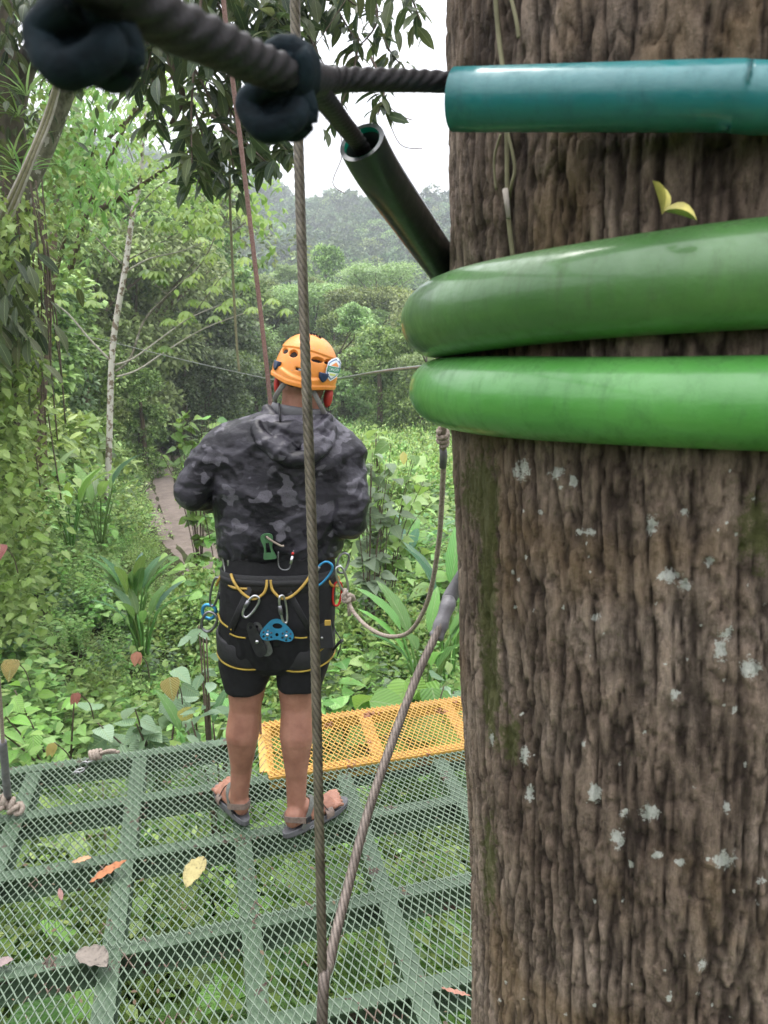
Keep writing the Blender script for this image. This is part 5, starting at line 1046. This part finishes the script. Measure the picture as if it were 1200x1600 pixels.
# --- sandals
M_sole = plain('sandal_sole', (.11, .11, .115), .7, 0, .15, 60, .002, 200); M_strap = plain('sandal_strap', (.17, .125, .10), .8, 0, .3, 150, .001, 400); M_blk = plain('black_webbing', (.012, .012, .013), .7, 0, .3, 80, .001, 400); M_stg = plain('grey_strap', (.10, .105, .09), .8, 0, .3, 150, .001, 400)
for he, to, an, sg in ((heelL, toeL, anL, -1), (heelR, toeR, anR, 1)):
    sn = bpy.data.objects.new('sandal', None); S.collection.objects.link(sn); sn.parent = man; sn.matrix_parent_inverse = Matrix.Translation(-man.location)
    fd = (to - he); fd.z = 0; ln = fd.length; fd.normalize(); sd_ = Vector((fd.y, -fd.x, 0)); o_ = Vector((he.x, he.y, 0)); inner = -sg; L0 = -.042; L1 = ln + .038
    out_ = []
    for k in range(40):
        t = 2 * math.pi * k / 40; u = (1 - math.cos(t)) / 2; s_ = math.copysign(1, math.sin(t)); w = .036 * (math.sin(math.pi * min(u, 1)) ** .42) * (1 + .38 * smoothstep(.35, .75, u)); w *= 1.0 if s_ * inner < 0 else (1 - .16 * math.exp(-((u - .42) / .16) ** 2)); out_.append((L0 + (L1 - L0) * u, s_ * w + .004 * inner * math.sin(u * 3)))
    mb = MB(); V = []
    prof = [(.96, .004), (1.02, .010), (1.0, .020), (1.04, .028), (1.02, .033), (.93, .029), (.5, .027), (0.02, .027)]
    cx0 = (L0 + L1) / 2
    for f, z in prof:
        for (a, w) in out_: zz_ = z + (.004 if z > .02 else 0) * math.sin(a * 20); V.append(o_ + fd * (cx0 + (a - cx0) * (1 - (1 - f) * .6)) + sd_ * w * f + Vector((0, 0, zz_ + .004)))
    F = [(i * 40 + k, i * 40 + (k + 1) % 40, (i + 1) * 40 + (k + 1) % 40, (i + 1) * 40 + k) for i in range(len(prof) - 1) for k in range(40)] + [tuple(range(39, -1, -1))]
    mb.add(V, F); so_ = mb.build('sole', M_sole, sn, True)
    def band(pts, w, mat, name):                        # flat strap following points
        q = spline(pts, 6); mb = MB().tube(q, 1.0, 8, flat=(.002, w)); return mb
    def strap(pts, w, mat, name='strap', up=None):
        q = spline([Vector(p) for p in pts], 6); V = []; F = []
        for i, p in enumerate(q):
            t = (q[min(i + 1, len(q) - 1)] - q[max(i - 1, 0)]).normalized(); ax = Vector((0, 0, 1)) if up is None else Vector(up); ax = (ax - t * ax.dot(t)).normalized(); nn = t.cross(ax)
            V += [p + ax * w / 2 + nn * .0014, p + ax * w / 2 - nn * .0014, p - ax * w / 2 - nn * .0014, p - ax * w / 2 + nn * .0014]
        for i in range(len(q) - 1):
            for e in range(4): F.append((i * 4 + e, i * 4 + (e + 1) % 4, i * 4 + 4 + (e + 1) % 4, i * 4 + 4 + e))
        F += [(3, 2, 1, 0), tuple(len(V) - 4 + e for e in range(4))]; return MB().add(V, F).build(name, mat, sn, False)
    hc = Vector((he.x, he.y, 0))
    loop = [hc + fd * .055 + sd_ * s2 * .036 + Vector((0, 0, .052)) for s2 in (1,)] + [hc + fd * .0 + sd_ * .034 + Vector((0, 0, .078)), hc - fd * .033 + Vector((0, 0, .084)), hc - sd_ * .034 + Vector((0, 0, .078)), hc + fd * .055 - sd_ * .036 + Vector((0, 0, .052))]
    strap(loop, .022, M_strap)
    for s2 in (1, -1): strap([hc + fd * .02 + sd_ * s2 * .035 + Vector((0, 0, .035)), hc + fd * .04 + sd_ * s2 * .036 + Vector((0, 0, .065)), hc + fd * .065 + sd_ * s2 * .030 + Vector((0, 0, .100)), hc + fd * .085 + sd_ * s2 * .014 + Vector((0, 0, .118)), hc + fd * .087 + Vector((0, 0, .121))], .020, M_stg, up=fd)
    bl = to - fd * .088; bl.z = 0
    strap([bl + sd_ * .048 + Vector((0, 0, .028)), bl + sd_ * .044 + Vector((0, 0, .052)), bl + sd_ * .0 + Vector((0, 0, .082)), bl - sd_ * .044 + Vector((0, 0, .052)), bl - sd_ * .048 + Vector((0, 0, .028))], .036, M_strap, up=fd)
    for s2, e2 in ((1, -1), (-1, 1)): MB().tube(spline([hc + fd * .085 + Vector((0, 0, .120)), hc + fd * .115 + sd_ * s2 * .022 + Vector((0, 0, .098)), bl + sd_ * s2 * .046 + Vector((0, 0, .045))], 6), .0018, 6).build('cord', M_blk, sn)
    bk = hc + fd * .045 + sd_ * .0385 + Vector((0, 0, .062)); MB().box(bk, (.012, .003, .010), Matrix((fd, sd_, Vector((0, 0, 1)))).transposed()).build('buckle', M_blk, sn, False)
    lg = hc + fd * .06 + sd_ * .0385 + Vector((0, 0, .024)); MB().tube([lg + fd * .010 * math.cos(t) + Vector((0, 0, .005 * math.sin(t))) for t in np.linspace(0, 2 * math.pi, 16, endpoint=False)], .0011, 5, closed=True).build('oval_logo', plain('logo_grey', (.3, .3, .31), .5), sn)

# ------------------------------------------------------------------ helmet
HC = P(479, 572, BY + .02); RO = R(14); hm = empty('climbing_helmet', HC, 'scuffed orange climbing helmet with blue clips and a shield sticker', 'helmet')
RM = Matrix.Rotation(RO, 3, 'Y')
AX_, AYh, ZB, ZT_ = .107, .132, -.061, .108
def hsurf(a, z):                                       # a azimuth from the back (towards +x), z local height -> local point
    zc = -.025; t = (z - zc) / (ZT_ - zc) if z > zc else (z - zc) / .16
    t = max(-1, min(1, t)); r = (1 - abs(t) ** 2.25) ** (1 / 2.1) if z > zc else math.sqrt(1 - t * t * .5)
    x = AX_ * r * math.sin(a); y = -AYh * r * math.cos(a); px_, pyl = x / .002165, -z / .002165
    rid = -20 - 5.5 * math.cos(px_ / 44 * 1.4); low_ = 17 - 6 * abs(px_ / 32) ** 1.6 if abs(px_) < 42 else 6
    if math.cos(a) < -.2: return Vector((x, y, z)), r
    d = 0
    d -= .0045 * float(smoothstep(rid - 1.2, rid + 1.2, pyl)) * (1 if pyl < low_ else 0) + (.0045 * (1 - float(smoothstep(low_ - 1.5, low_ + .5, pyl))) - .0045 if 0 else 0)
    if pyl >= low_ - 2: d = -.0045 + .0075 * float(smoothstep(low_ - 2, low_ + 1, pyl))
    if z < ZB + .012: d += .003
    n = Vector((x / AX_ ** 2, y / AYh ** 2, z / .12 ** 2)).normalized(); return Vector((x, y, z)) + n * d, r
vents = [(-33.7, -14.8, 5.5, 4.5), (-18.8, -14, 7, 6), (0, -16.5, 6.5, 4.5), (18.8, -14, 9, 4.2), (33.7, -14.8, 5.5, 4)]
nA, nZ = 260, 120; V = []; F = []; mi = []
zs = [ZB + (ZT_ - ZB) * (1 - (1 - k / nZ) ** 1.7) for k in range(nZ + 1)]; zs[-1] = ZT_ - 1e-4
dark_v = set()
for iz, z in enumerate(zs):
    for ia in range(nA):
        a = 2 * math.pi * ia / nA; zz_ = z
        rimdrop = .007 * math.cos(a) if True else 0
        fr = max(0, 1 - iz / 26); zz_ = z - rimdrop * fr + .0
        p, r = hsurf(a, z); p.z = p.z - (.004 * math.cos(a) + (.010 if abs(math.sin(a)) > .9 else .010 * smoothstep(.3, .9, abs(math.sin(a)))) * -1) * fr
        X_, Y_ = p.x / .002165, -p.z / .002165
        if math.cos(a) > 0:
            for vx, vy, vw, vh in vents:
                q = ((X_ - vx) / vw) ** 2 + ((Y_ - vy - (-.08 * (X_ - vx)) ) / (vh * (1.15 if Y_ < vy else .85))) ** 2
                if q < 1: n = Vector((p.x, p.y, p.z + .03)).normalized(); p -= n * .016 * min(1, (1 - q) * 3.2); dark_v.add(len(V)) if q < .72 else None
            if abs(X_ + 1) < 10 and abs(Y_ - 5.8) < 2.6: p -= Vector((p.x, p.y, 0)).normalized() * .005; dark_v.add(len(V))
        V.append(HC + RM @ p)
for iz in range(nZ):
    for ia in range(nA): f = (iz * nA + ia, iz * nA + (ia + 1) % nA, (iz + 1) * nA + (ia + 1) % nA, (iz + 1) * nA + ia); F.append(f); mi.append(1 if sum(q in dark_v for q in f) >= 3 else 0)
# inner wall
n0 = len(V)
for iz in range(0, nZ, 8):
    for ia in range(nA): p = V[iz * nA + ia]; V.append(HC + (p - HC) * .965)
ri = len(range(0, nZ, 8))
F += [(ia, n0 + ia, n0 + (ia + 1) % nA, (ia + 1) % nA) for ia in range(nA)]; mi += [0] * nA
for k in range(ri - 1):
    for ia in range(nA): F.append((n0 + k * nA + ia, n0 + (k + 1) * nA + ia, n0 + (k + 1) * nA + (ia + 1) % nA, n0 + k * nA + (ia + 1) % nA)); mi.append(1)
m = NT('orange_shell'); v = m.coord(); n = m.noise(v, 14, 5, .6); sc_ = m.noise(m.coord((1, 1, 2.2)), 48, 4, .7, 1.5)
c = m.ramp(n, [(.3, (.68, .225, .028)), (.7, (.80, .30, .05))]); c = m.mix(m.ramp(sc_, [(.645, (0, 0, 0)), (.66, (1, 1, 1))]), c, (.30, .25, .25)); c = m.mix(m.math('MULTIPLY', m.noise(v, 90, 5), .22), c, (.30, .14, .06))
m.set(col=c, rough=m.ramp(sc_, [(.4, (.33,) * 3), (.65, (.6,) * 3)])); m.bump(m.noise(v, 60, 5), .0006); M_dk = plain('black_foam', (.012, .012, .013), .9)
sh_o = new_obj('shell', mesh_np('shell', [tuple(q) for q in V], F, True, mi=mi), [m.m, M_dk], hm)
def hpt(X_, Y_, off=.001):                              # local px about the helmet centre -> world point on the shell
    z = -Y_ * .002165; x = X_ * .002165; a = 0
    zc = -.025; t = (z - zc) / (ZT_ - zc) if z > zc else (z - zc) / .16; r = (1 - min(1, abs(t)) ** 2.25) ** (1 / 2.1) if z > zc else math.sqrt(1 - t * t * .5)
    a = math.asin(max(-.999, min(.999, x / (AX_ * r)))); p = Vector((x, -AYh * r * math.cos(a), z)); n = Vector((p.x / AX_ ** 2, p.y / AYh ** 2, 0)).normalized(); return HC + RM @ (p + n * off)
def patch(outline, off, thick, name, mat, parent=hm, rings=4):
    cx0 = sum(p[0] for p in outline) / len(outline); cy0 = sum(p[1] for p in outline) / len(outline); n = len(outline); V = [hpt(x, y, off - thick) for x, y in outline]
    for k in range(rings): f = 1 - k / rings; V += [hpt(cx0 + (x - cx0) * f, cy0 + (y - cy0) * f, off) for x, y in outline]
    V.append(hpt(cx0, cy0, off)); F = [(i * n + k, i * n + (k + 1) % n, (i + 1) * n + (k + 1) % n, (i + 1) * n + k) for i in range(rings) for k in range(n)] + [(rings * n + k, rings * n + (k + 1) % n, len(V) - 1) for k in range(n)]
    return MB().add(V, F).build(name, mat, parent, thick > .0012)
def dens(o, s=1.0): 
    out = []; 
    for (a, b_), (c_, d_) in zip(o, o[1:] + o[:1]):
        k = max(1, int(math.hypot(c_ - a, d_ - b_) / s)); out += [(a + (c_ - a) * i / k, b_ + (d_ - b_) * i / k) for i in range(k)]
    return out
M_clip = plain('navy_clip', (.015, .03, .07), .35)
for sx in (-39.5, 31.3):
    w = 5.2 if sx > 0 else 4
    patch(dens([(sx - w, 2), (sx + w, 2), (sx + w * .95, 8), (sx + w * .6, 13), (sx, 16), (sx - w * .6, 13), (sx - w * .95, 8)]), .0085, .012, 'clip', M_clip)
patch(dens([(-5, 4.4), (3, 4.4), (3, 7.2), (-5, 7.2)]), -.0005, .003, 'adjuster', plain('grey_plastic', (.28, .27, .27), .4))
M_w = plain('sticker_white', (.72, .76, .76), .3, 0, .05); M_bl = plain('sticker_blue', (.10, .19, .36), .3, 0, .1); M_gr = plain('sticker_green', (.03, .22, .12), .3, 0, .1); M_or = plain('sticker_orange', (.75, .25, .06), .3, 0, .1); M_yl = plain('sticker_yellow', (.62, .68, .18), .3, 0, .1)
stk = bpy.data.objects.new('shield_sticker', None); S.collection.objects.link(stk); stk.parent = hm; stk.matrix_parent_inverse = Matrix.Translation(-HC)
SX, SYk = 41.5, -5.5
shp = lambda f: dens([(SX + x * f, SYk + y * f) for x, y in ((0, -19), (5, -16.5), (8.2, -12), (8.2, 5), (6, 11), (0, 18), (-5.5, 12.5), (-8.6, 6), (-8.6, -10), (-5, -15))], 1.5)
patch(shp(1), .0045, .001, 'border', M_w, stk); patch(shp(.88), .0050, .0008, 'rim', M_bl, stk); patch(shp(.76), .0055, .0008, 'field', M_w, stk)
patch(dens([(SX - 4.5, SYk - 5.5), (SX + 1, SYk - 11.5), (SX + 6, SYk - 5.5)]), .0060, .0008, 'mountain', M_or, stk); patch(dens([(SX - 8, SYk - 4.5), (SX + 8, SYk - 4.5), (SX + 8, SYk + 4), (SX - 8, SYk + 4)]), .0061, .0008, 'band', M_gr, stk)
patch(dens([(SX - 3.5, SYk + 6), (SX + 4.5, SYk + 6), (SX + 3.5, SYk + 9), (SX - 2.5, SYk + 9)]), .0060, .0008, 'stripe', M_yl, stk)
def text_patch(txt, cx0, cy0, wd, ht, off, mat, name, parent, mapf):
    cu = bpy.data.curves.new(name, 'FONT'); cu.body = txt; cu.align_x = 'CENTER'; cu.align_y = 'CENTER'; t = bpy.data.objects.new(name, cu); S.collection.objects.link(t); dg = bpy.context.evaluated_depsgraph_get(); me = bpy.data.meshes.new_from_object(t.evaluated_get(dg)); bpy.data.objects.remove(t)
    xs_ = [q.co.x for q in me.vertices]; ys2 = [q.co.y for q in me.vertices]; w0 = max(xs_) - min(xs_); h0 = max(ys2) - min(ys2)
    for q in me.vertices: q.co = mapf(cx0 + (q.co.x - (max(xs_) + min(xs_)) / 2) / w0 * wd, cy0 - (q.co.y - (max(ys2) + min(ys2)) / 2) / h0 * ht, off)
    me.materials.clear(); return new_obj(name, me, mat, parent)
text_patch('CANOPY', SX, SYk - .2, 13, 4.6, .0068, M_w, 'lettering', stk, hpt)
# ear guards, straps, camera mount
M_red = plain('red_padding', (.42, .03, .02), .6, 0, .2)
for (x, y, w, h, yo) in ((434, 600, .013, .036, .015), (513, 619, .016, .040, .0)): q = P(x, y, BY + .01 + yo); MB().ball(q, (w, .03, h), M=Matrix.Rotation(.15 if x > 470 else .1, 3, 'Y')).build('ear_pad', M_red, hm)
M_gst = plain('grey_webbing', (.20, .19, .18), .8, 0, .2, 200)
for pts in (((450, 594, -.082), (440, 605, -.078), (430, 622, -.045), (431, 632, .02)), ((484, 600, -.085), (494, 620, -.075), (503, 638, -.05), (511, 655, .0))): MB().tube(spline([P(x, y, BY + d) for x, y, d in pts], 6), 1, 8, flat=(.0085, .002)).build('chin_strap', M_gst, hm)
MB().tube(spline([P(516, 618, BY), P(513, 640, BY), P(514, 665, BY - .01)], 5), .0018, 5).build('strap_end', M_blk, hm)
mb = MB(); t0 = P(492, 524, BY); 
for k in range(4): mb.box(t0 + Vector((-.012 + .009 * k, .005 * k, .003 - .003 * k)), (.0035, .014, .006), Matrix.Rotation(.2, 3, 'Y'))
mb.box(t0 + Vector((0, 0, -.004)), (.022, .018, .003), Matrix.Rotation(.2, 3, 'Y')); mb.build('lamp_bracket', M_blk, hm, False)

# ------------------------------------------------------------------ harness
GY = BY - .147
hr = empty('climbing_harness', P(436, 900, BY), 'black climbing harness with yellow gear loops round the man\'s waist and thighs', 'harness')
M_hn = plain('harness_fabric', (.009, .009, .010), .65, 0, .3, 40, .002, 120); M_loop = plain('yellow_tubing', (.42, .27, .05), .5, 0, .2, 60); M_pip = plain('yellow_piping', (.30, .21, .02), .6)
def beltband(py0, xl0, xr0, hgt, name, dep=.131, dy=-.008, slope=0, mat=M_hn, bulge=.006):
    a, q = P(xl0, py0, BY), P(xr0, py0, BY); cx0 = (a.x + q.x) / 2; hw = (q.x - a.x) / 2 + .004; V = []; n = 64; prof = [(-.5, 0), (-.45, bulge), (0, bulge * 1.2), (.45, bulge), (.5, 0), (.4, -.006), (-.4, -.006)]
    for f, o in prof:
        for k in range(n):
            t = 2 * math.pi * k / n; x, y = math.cos(t), math.sin(t); e = 2 / 2.5; V.append(Vector((cx0 + (hw + o) * math.copysign(abs(x) ** e, x), BY + dy + (dep + o) * math.copysign(abs(y) ** e, y), a.z + f * hgt + slope * x)))
    m_ = len(prof); F = [(i * n + k, i * n + (k + 1) % n, ((i + 1) % m_) * n + (k + 1) % n, ((i + 1) % m_) * n + k) for i in range(m_) for k in range(n)]; return MB().add(V, F).build(name, mat, hr)
beltband(896, 350, 521, .062, 'waist_belt', bulge=.003); beltband(894, 350, 521, .022, 'belt_webbing', .133, -.008, 0, M_blk, .004)
def legloop(xl0, xr0, py0, hgt, tilt, name):
    a, q = P(xl0, py0, BY), P(xr0, py0, BY); cx0 = (a.x + q.x) / 2; hw = (q.x - a.x) / 2 + .006; V = []; n = 48; prof = [(-.5, .002), (-.4, .008), (.4, .008), (.5, .002), (.4, -.004), (-.4, -.004)]
    for f, o in prof:
        for k in range(n): t = 2 * math.pi * k / n; V.append(Vector((cx0 + (hw + o) * math.cos(t), BY - .008 + (.106 + o) * math.sin(t), a.z + f * hgt + tilt * math.cos(t) + .02 * math.sin(t))))
    m_ = len(prof); F = [(i * n + k, i * n + (k + 1) % n, ((i + 1) % m_) * n + (k + 1) % n, ((i + 1) % m_) * n + k) for i in range(m_) for k in range(n)]; MB().add(V, F).build(name, M_hn, hr)
    for f, o in ((-.5, .006),): MB().tube([Vector((cx0 + (hw + o) * math.cos(t), BY - .008 + (.106 + o) * math.sin(t), a.z + f * hgt + tilt * math.cos(t) + .02 * math.sin(t))) for t in np.linspace(0, 2 * math.pi, 40, endpoint=False)], .0035, 6, closed=True).build('piping', M_pip, hr)
legloop(346, 432, 1000, .085, -.012, 'leg_loop'); legloop(436, 518, 1003, .085, .012, 'leg_loop')
def gl(pts, Y, r=.0048, mat=M_loop, name='gear_loop'): q = spline([P(x, y, Y if len(t_) < 1 else t_[0]) for x, y, *t_ in pts], 7); return MB().tube(q, r, 10).build(name, mat, hr)
gl([(361, 897, GY + .03), (366, 910, GY + .01), (378, 926, GY), (395, 936, GY - .004), (410, 929, GY - .002), (416, 918, GY), (417, 906, GY + .006)], GY)
gl([(423, 906, GY + .006), (426, 922, GY), (440, 935, GY - .004), (455, 932, GY - .002), (472, 917, GY), (484, 900, GY + .012)], GY)
gl([(350, 905, GY + .07), (356, 913, GY + .05), (368, 919, GY + .02), (386, 920, GY + .008)], GY, .0042)
gl([(513, 906, GY + .07), (519, 915, GY + .08), (530, 914, GY + .12), (528, 900, GY + .14)], GY)
gl([(350, 893, GY + .08), (342, 906, GY + .10), (338, 915, GY + .12)], GY)
gl([(341, 959, GY + .07), (346, 972, GY + .04), (362, 984, GY + .01)], GY, .0034, M_pip, 'piping'); gl([(359, 990, GY + .02), (370, 995, GY + .008), (384, 997, GY + .002)], GY, .003, M_pip, 'piping'); gl([(460, 996, GY), (470, 997, GY), (480, 996, GY + .004)], GY, .0028, M_pip, 'piping'); gl([(500, 1017, GY + .03), (508, 1010, GY + .05), (514, 1003, GY + .07)], GY, .003, M_pip, 'piping')
for a_, b_ in (((392, 915), (360, 985)), ((445, 915), (487, 990)), ((432, 930), (432, 1010))):
    MB().tube([P(a_[0], a_[1], GY + .012), P((a_[0] + b_[0]) / 2, (a_[1] + b_[1]) / 2, GY + .004), P(b_[0], b_[1], GY + .012)], 1, 8, flat=(.012, .0018)).build('rise_strap', M_blk, hr)
q = spline([P(518, 965, BY - .04), P(524, 985, BY - .05), P(533, 1003, BY - .06), P(527, 1025, BY - .06)], 6); MB().tube(q, 1, 8, flat=(.002, .011)).build('strap_tail', M_blk, hr); MB().tube([P(520, 1016, BY - .065), P(531, 1003, BY - .065), P(536, 1000, BY - .065)], 1, 8, flat=(.004, .014)).build('strap_buckle', M_blk, hr)
MB().box(P(508, 993, GY + .03), (.026, .016, .04), Matrix.Rotation(-.1, 3, 'Y')).build('side_pouch', M_hn, hr, False); MB().box(P(512, 973, GY + .02), (.010, .006, .008)).build('pouch_clip', M_loop, hr, False); MB().ball(P(503, 997, GY + .012), (.005, .003, .005)).build('snap', M_steel, hr)

# ------------------------------------------------------------------ things hanging from the harness
M_alu = plain('polished_aluminium', (.55, .55, .56), .28, 1, .15, 60); M_dal = plain('grey_aluminium', (.22, .22, .23), .35, .9, .25, 80); M_bal = plain('blue_anodised', (.05, .28, .50), .32, .6, .2, 60); M_ral = plain('red_anodised', (.55, .035, .03), .3, .5, .2, 60); M_bk2 = plain('black_anodised', (.03, .03, .032), .35, .5, .4, 60)
def biner(px, py, Y, h, w, ang, mat, label, r=.0042, sleeve=None, yaw=0.0, name='carabiner'):
    c0 = P(px, py, Y); M = Matrix.Rotation(R(yaw), 3, 'Z') @ Matrix.Rotation(R(ang), 3, 'Y'); o = empty(name, c0, label, 'carabiner'); pts = []
    for k in range(40):
        t = 2 * math.pi * k / 40; x = math.copysign(abs(math.cos(t)) ** .75, math.cos(t)) * w / 2; z = math.copysign(abs(math.sin(t)) ** .85, math.sin(t)) * h / 2; x *= 1 - .28 * (z / (h / 2) * -.5 + .5) * (1 if x > 0 else .3); pts.append(c0 + M @ Vector((x, 0, z)))
    MB().tube(pts, r, 10, closed=True).build('frame', mat, o)
    if sleeve: a_, b_ = c0 + M @ Vector((-w * .46, 0, h * .18)), c0 + M @ Vector((-w * .46, 0, -h * .16)); MB().tube([a_, a_.lerp(b_, .05), a_.lerp(b_, .95), b_], [r * 1.2, r * 1.75, r * 1.75, r * 1.2], 14).build('gate_sleeve', sleeve, o)
    return o
biner(392, 948, GY - .008, .085, .036, 32, M_alu, 'silver screw gate carabiner on the left gear loop, holding the black pulley', sleeve=M_dal)
biner(443, 952, GY - .008, .100, .026, -8, M_alu, 'silver carabiner on the middle gear loop, holding the blue pulley', sleeve=M_dal, yaw=35)
biner(503, 897, GY + .03, .095, .05, 35, M_bal, 'bright blue carabiner with grey sleeve at the right of the belt', sleeve=M_dal)
biner(535, 905, GY + .08, .10, .036, -20, M_alu, 'silver carabiner at the right hip, joined to the lanyard knot', yaw=30)
biner(527, 928, GY + .09, .085, .034, 5, M_ral, 'red carabiner at the right hip', yaw=20)
biner(536, 880, GY + .10, .07, .045, 15, M_dal, 'grey carabiner half hidden behind the right hip under the jacket hem', yaw=30)
biner(353, 878, GY + .07, .08, .026, -8, M_alu, 'silver carabiner under the jacket hem at the left hip', yaw=-30)
biner(336, 925, GY + .11, .11, .034, 16, M_dal, 'long dark carabiner hanging at the left hip', yaw=-20); biner(348, 932, GY + .09, .075, .02, 5, M_dal, 'small grey carabiner with black sleeve at the left hip', sleeve=M_bk2, yaw=-20)
biner(327, 956, GY + .12, .05, .052, 10, M_bal, 'blue ring shaped carabiner at the left hip', r=.006, yaw=-10); biner(327, 972, GY + .10, .075, .055, 25, M_dal, 'lowest grey carabiner at the left hip', r=.005, yaw=-10)
def plate(outline, holes, c0, M, t, name, mat, parent):
    """extruded plate with real holes"""
    bm = bmesh.new(); ed = []
    for loop in [outline] + holes:
        vs = [bm.verts.new((x, 0, z)) for x, z in loop]; ed += [bm.edges.new((vs[i], vs[(i + 1) % len(vs)])) for i in range(len(vs))]
    bmesh.ops.triangle_fill(bm, edges=ed, use_beauty=True, use_dissolve=False); ex = bmesh.ops.extrude_face_region(bm, geom=bm.faces[:]); bmesh.ops.translate(bm, verts=[q for q in ex['geom'] if isinstance(q, bmesh.types.BMVert)], vec=(0, t, 0)); bmesh.ops.recalc_face_normals(bm, faces=bm.faces)
    for q in bm.verts: q.co = c0 + M @ q.co
    me = bpy.data.meshes.new(name); bm.to_mesh(me); bm.free(); return new_obj(name, me, mat, parent)
circ = lambda cx0, cz, r, n=14, sx=1: [(cx0 + r * sx * math.cos(2 * math.pi * k / n), cz + r * math.sin(2 * math.pi * k / n)) for k in range(n)]
bp = empty('pulley', P(433, 984, GY - .012), 'blue double wheel pulley with round cut-outs hanging from the harness', 'pulley'); c0 = P(433, 984, GY - .012); M = Matrix.Rotation(R(4), 3, 'Y')
ol = [Vector((x, 0, z)) for x, z in ((-.014, .036), (.004, .038), (.020, .028), (.050, -.002), (.057, -.020), (.050, -.036), (.034, -.041), (.016, -.038), (0, -.035), (-.016, -.038), (-.034, -.041), (-.050, -.036), (-.057, -.020), (-.050, -.002), (-.028, .026))]
ol = [(q.x, q.z) for q in spline(ol, 3, True)]; holes = [circ(0, .013, .010, 14, 1.7), circ(0, -.018, .0065, 10, .9)]
for sx in (-.032, .032):
    for k in range(6):
        a = k * 1.047 + .5; holes.append(circ(sx + .0148 * math.cos(a), -.020 + .0148 * math.sin(a), .0044, 8))
plate(ol, holes, c0, M, .0025, 'front_plate', M_bal, bp); plate(ol, [circ(0, .013, .010, 14, 1.7)], c0 + Vector((-.006, .020, .008)), M, .0025, 'back_plate', M_bal, bp)
for sx in (-.032, .032):
    MB().tube([c0 + M @ Vector((sx, .003, -.020)), c0 + M @ Vector((sx, .019, -.020))], .017, 20).build('wheel', M_dal, bp); MB().tube([c0 + M @ Vector((sx, -.004, -.020)), c0 + M @ Vector((sx, .001, -.020))], .0055, 10).build('bolt', M_alu, bp)
kp = empty('black_pulley', P(398, 998, GY - .014), 'black swivel pulley hanging from the left carabiner', 'pulley'); c0 = P(399, 999, GY - .014); M = Matrix.Rotation(R(-19), 3, 'Y')
ol = [(q.x, q.z) for q in spline([Vector((x, 0, z)) for x, z in ((0, .062), (.014, .052), (.018, .02), (.022, -.03), (.018, -.058), (0, -.066), (-.016, -.058), (-.020, -.03), (-.018, .02), (-.012, .052))], 3, True)]
plate(ol, [circ(0, .045, .006)], c0, M, .003, 'front_plate', M_bk2, kp); plate(ol, [circ(0, .045, .006)], c0 + Vector((.018, .016, -.004)), M, .003, 'back_plate', M_dal, kp); MB().tube([c0 + M @ Vector((0, .003, -.035)), c0 + M @ Vector((0, .016, -.035))], .018, 18).build('wheel', M_dal, kp); MB().tube([c0 + M @ Vector((.002, -.003, -.01)), c0 + M @ Vector((.002, .001, -.01))], .006, 12).build('bolt', M_alu, kp)
gd = empty('green_clip', P(418, 853, GY - .01), 'green plastic clip with a bit of rope at the hem of the jacket', 'clip'); c0 = P(418, 853, GY - .008)
plate([(q.x, q.z) for q in spline([Vector((x, 0, z)) for x, z in ((0, .042), (.018, .036), (.020, .018), (.014, -.01), (.024, -.040), (.018, -.046), (-.014, -.046), (-.019, -.038), (-.013, -.008), (-.019, .020), (-.017, .036))], 3, True)], [circ(0, .030, .006), [(-.006, .010), (.006, .010), (.009, -.024), (-.008, -.024)]], c0, Matrix.Rotation(R(-6), 3, 'Y'), .008, 'body', plain('green_plastic', (.045, .13, .05), .5), gd)
MB().tube(spline([c0 + Vector((-.002, -.002, .032)), c0 + Vector((.016, -.010, .020)), c0 + Vector((.045, -.006, .002)), c0 + Vector((.055, -.004, .002))], 6), .0035, 8).build('cord', M_rope, gd)
ch = empty('wrist_carabiner', P(447, 878, GY - .008), 'small blackened carabiner with red-marked gate on the back of the belt', 'carabiner'); MB().tube(spline([P(435, 862, GY - .006), P(435, 882, GY - .008), P(441, 890, GY - .01), P(452, 888, GY - .01), P(456, 872, GY - .008), P(459, 860, GY - .004)], 6), .0022, 8).build('frame', M_dal, ch); MB().tube([P(454, 881, GY - .012), P(457, 869, GY - .01)], .005, 10).build('gate_sleeve', M_alu, ch); MB().tube([P(457, 867, GY - .011), P(458, 863, GY - .01)], .0045, 8).build('red_mark', M_ral, ch)
for nm, q in (('waterdrop', 0),): pass
# ------------------------------------------------------------------ haze
hb = MB().box((0, 275, 72), (430, 335, 84)).build('haze', None, None, False)
m = bpy.data.materials.new('haze_air'); m.use_nodes = True; t = m.node_tree; t.nodes.clear(); o_ = t.nodes.new('ShaderNodeOutputMaterial'); pv = t.nodes.new('ShaderNodeVolumePrincipled')
pv.inputs['Color'].default_value = (.86, .90, .97, 1); pv.inputs['Density'].default_value = .0009; pv.inputs['Anisotropy'].default_value = 0.2
t.links.new(pv.outputs[0], o_.inputs['Volume']); hb.data.materials.append(m); props(hb, 'thin pale haze filling the valley', None, None, 'stuff')
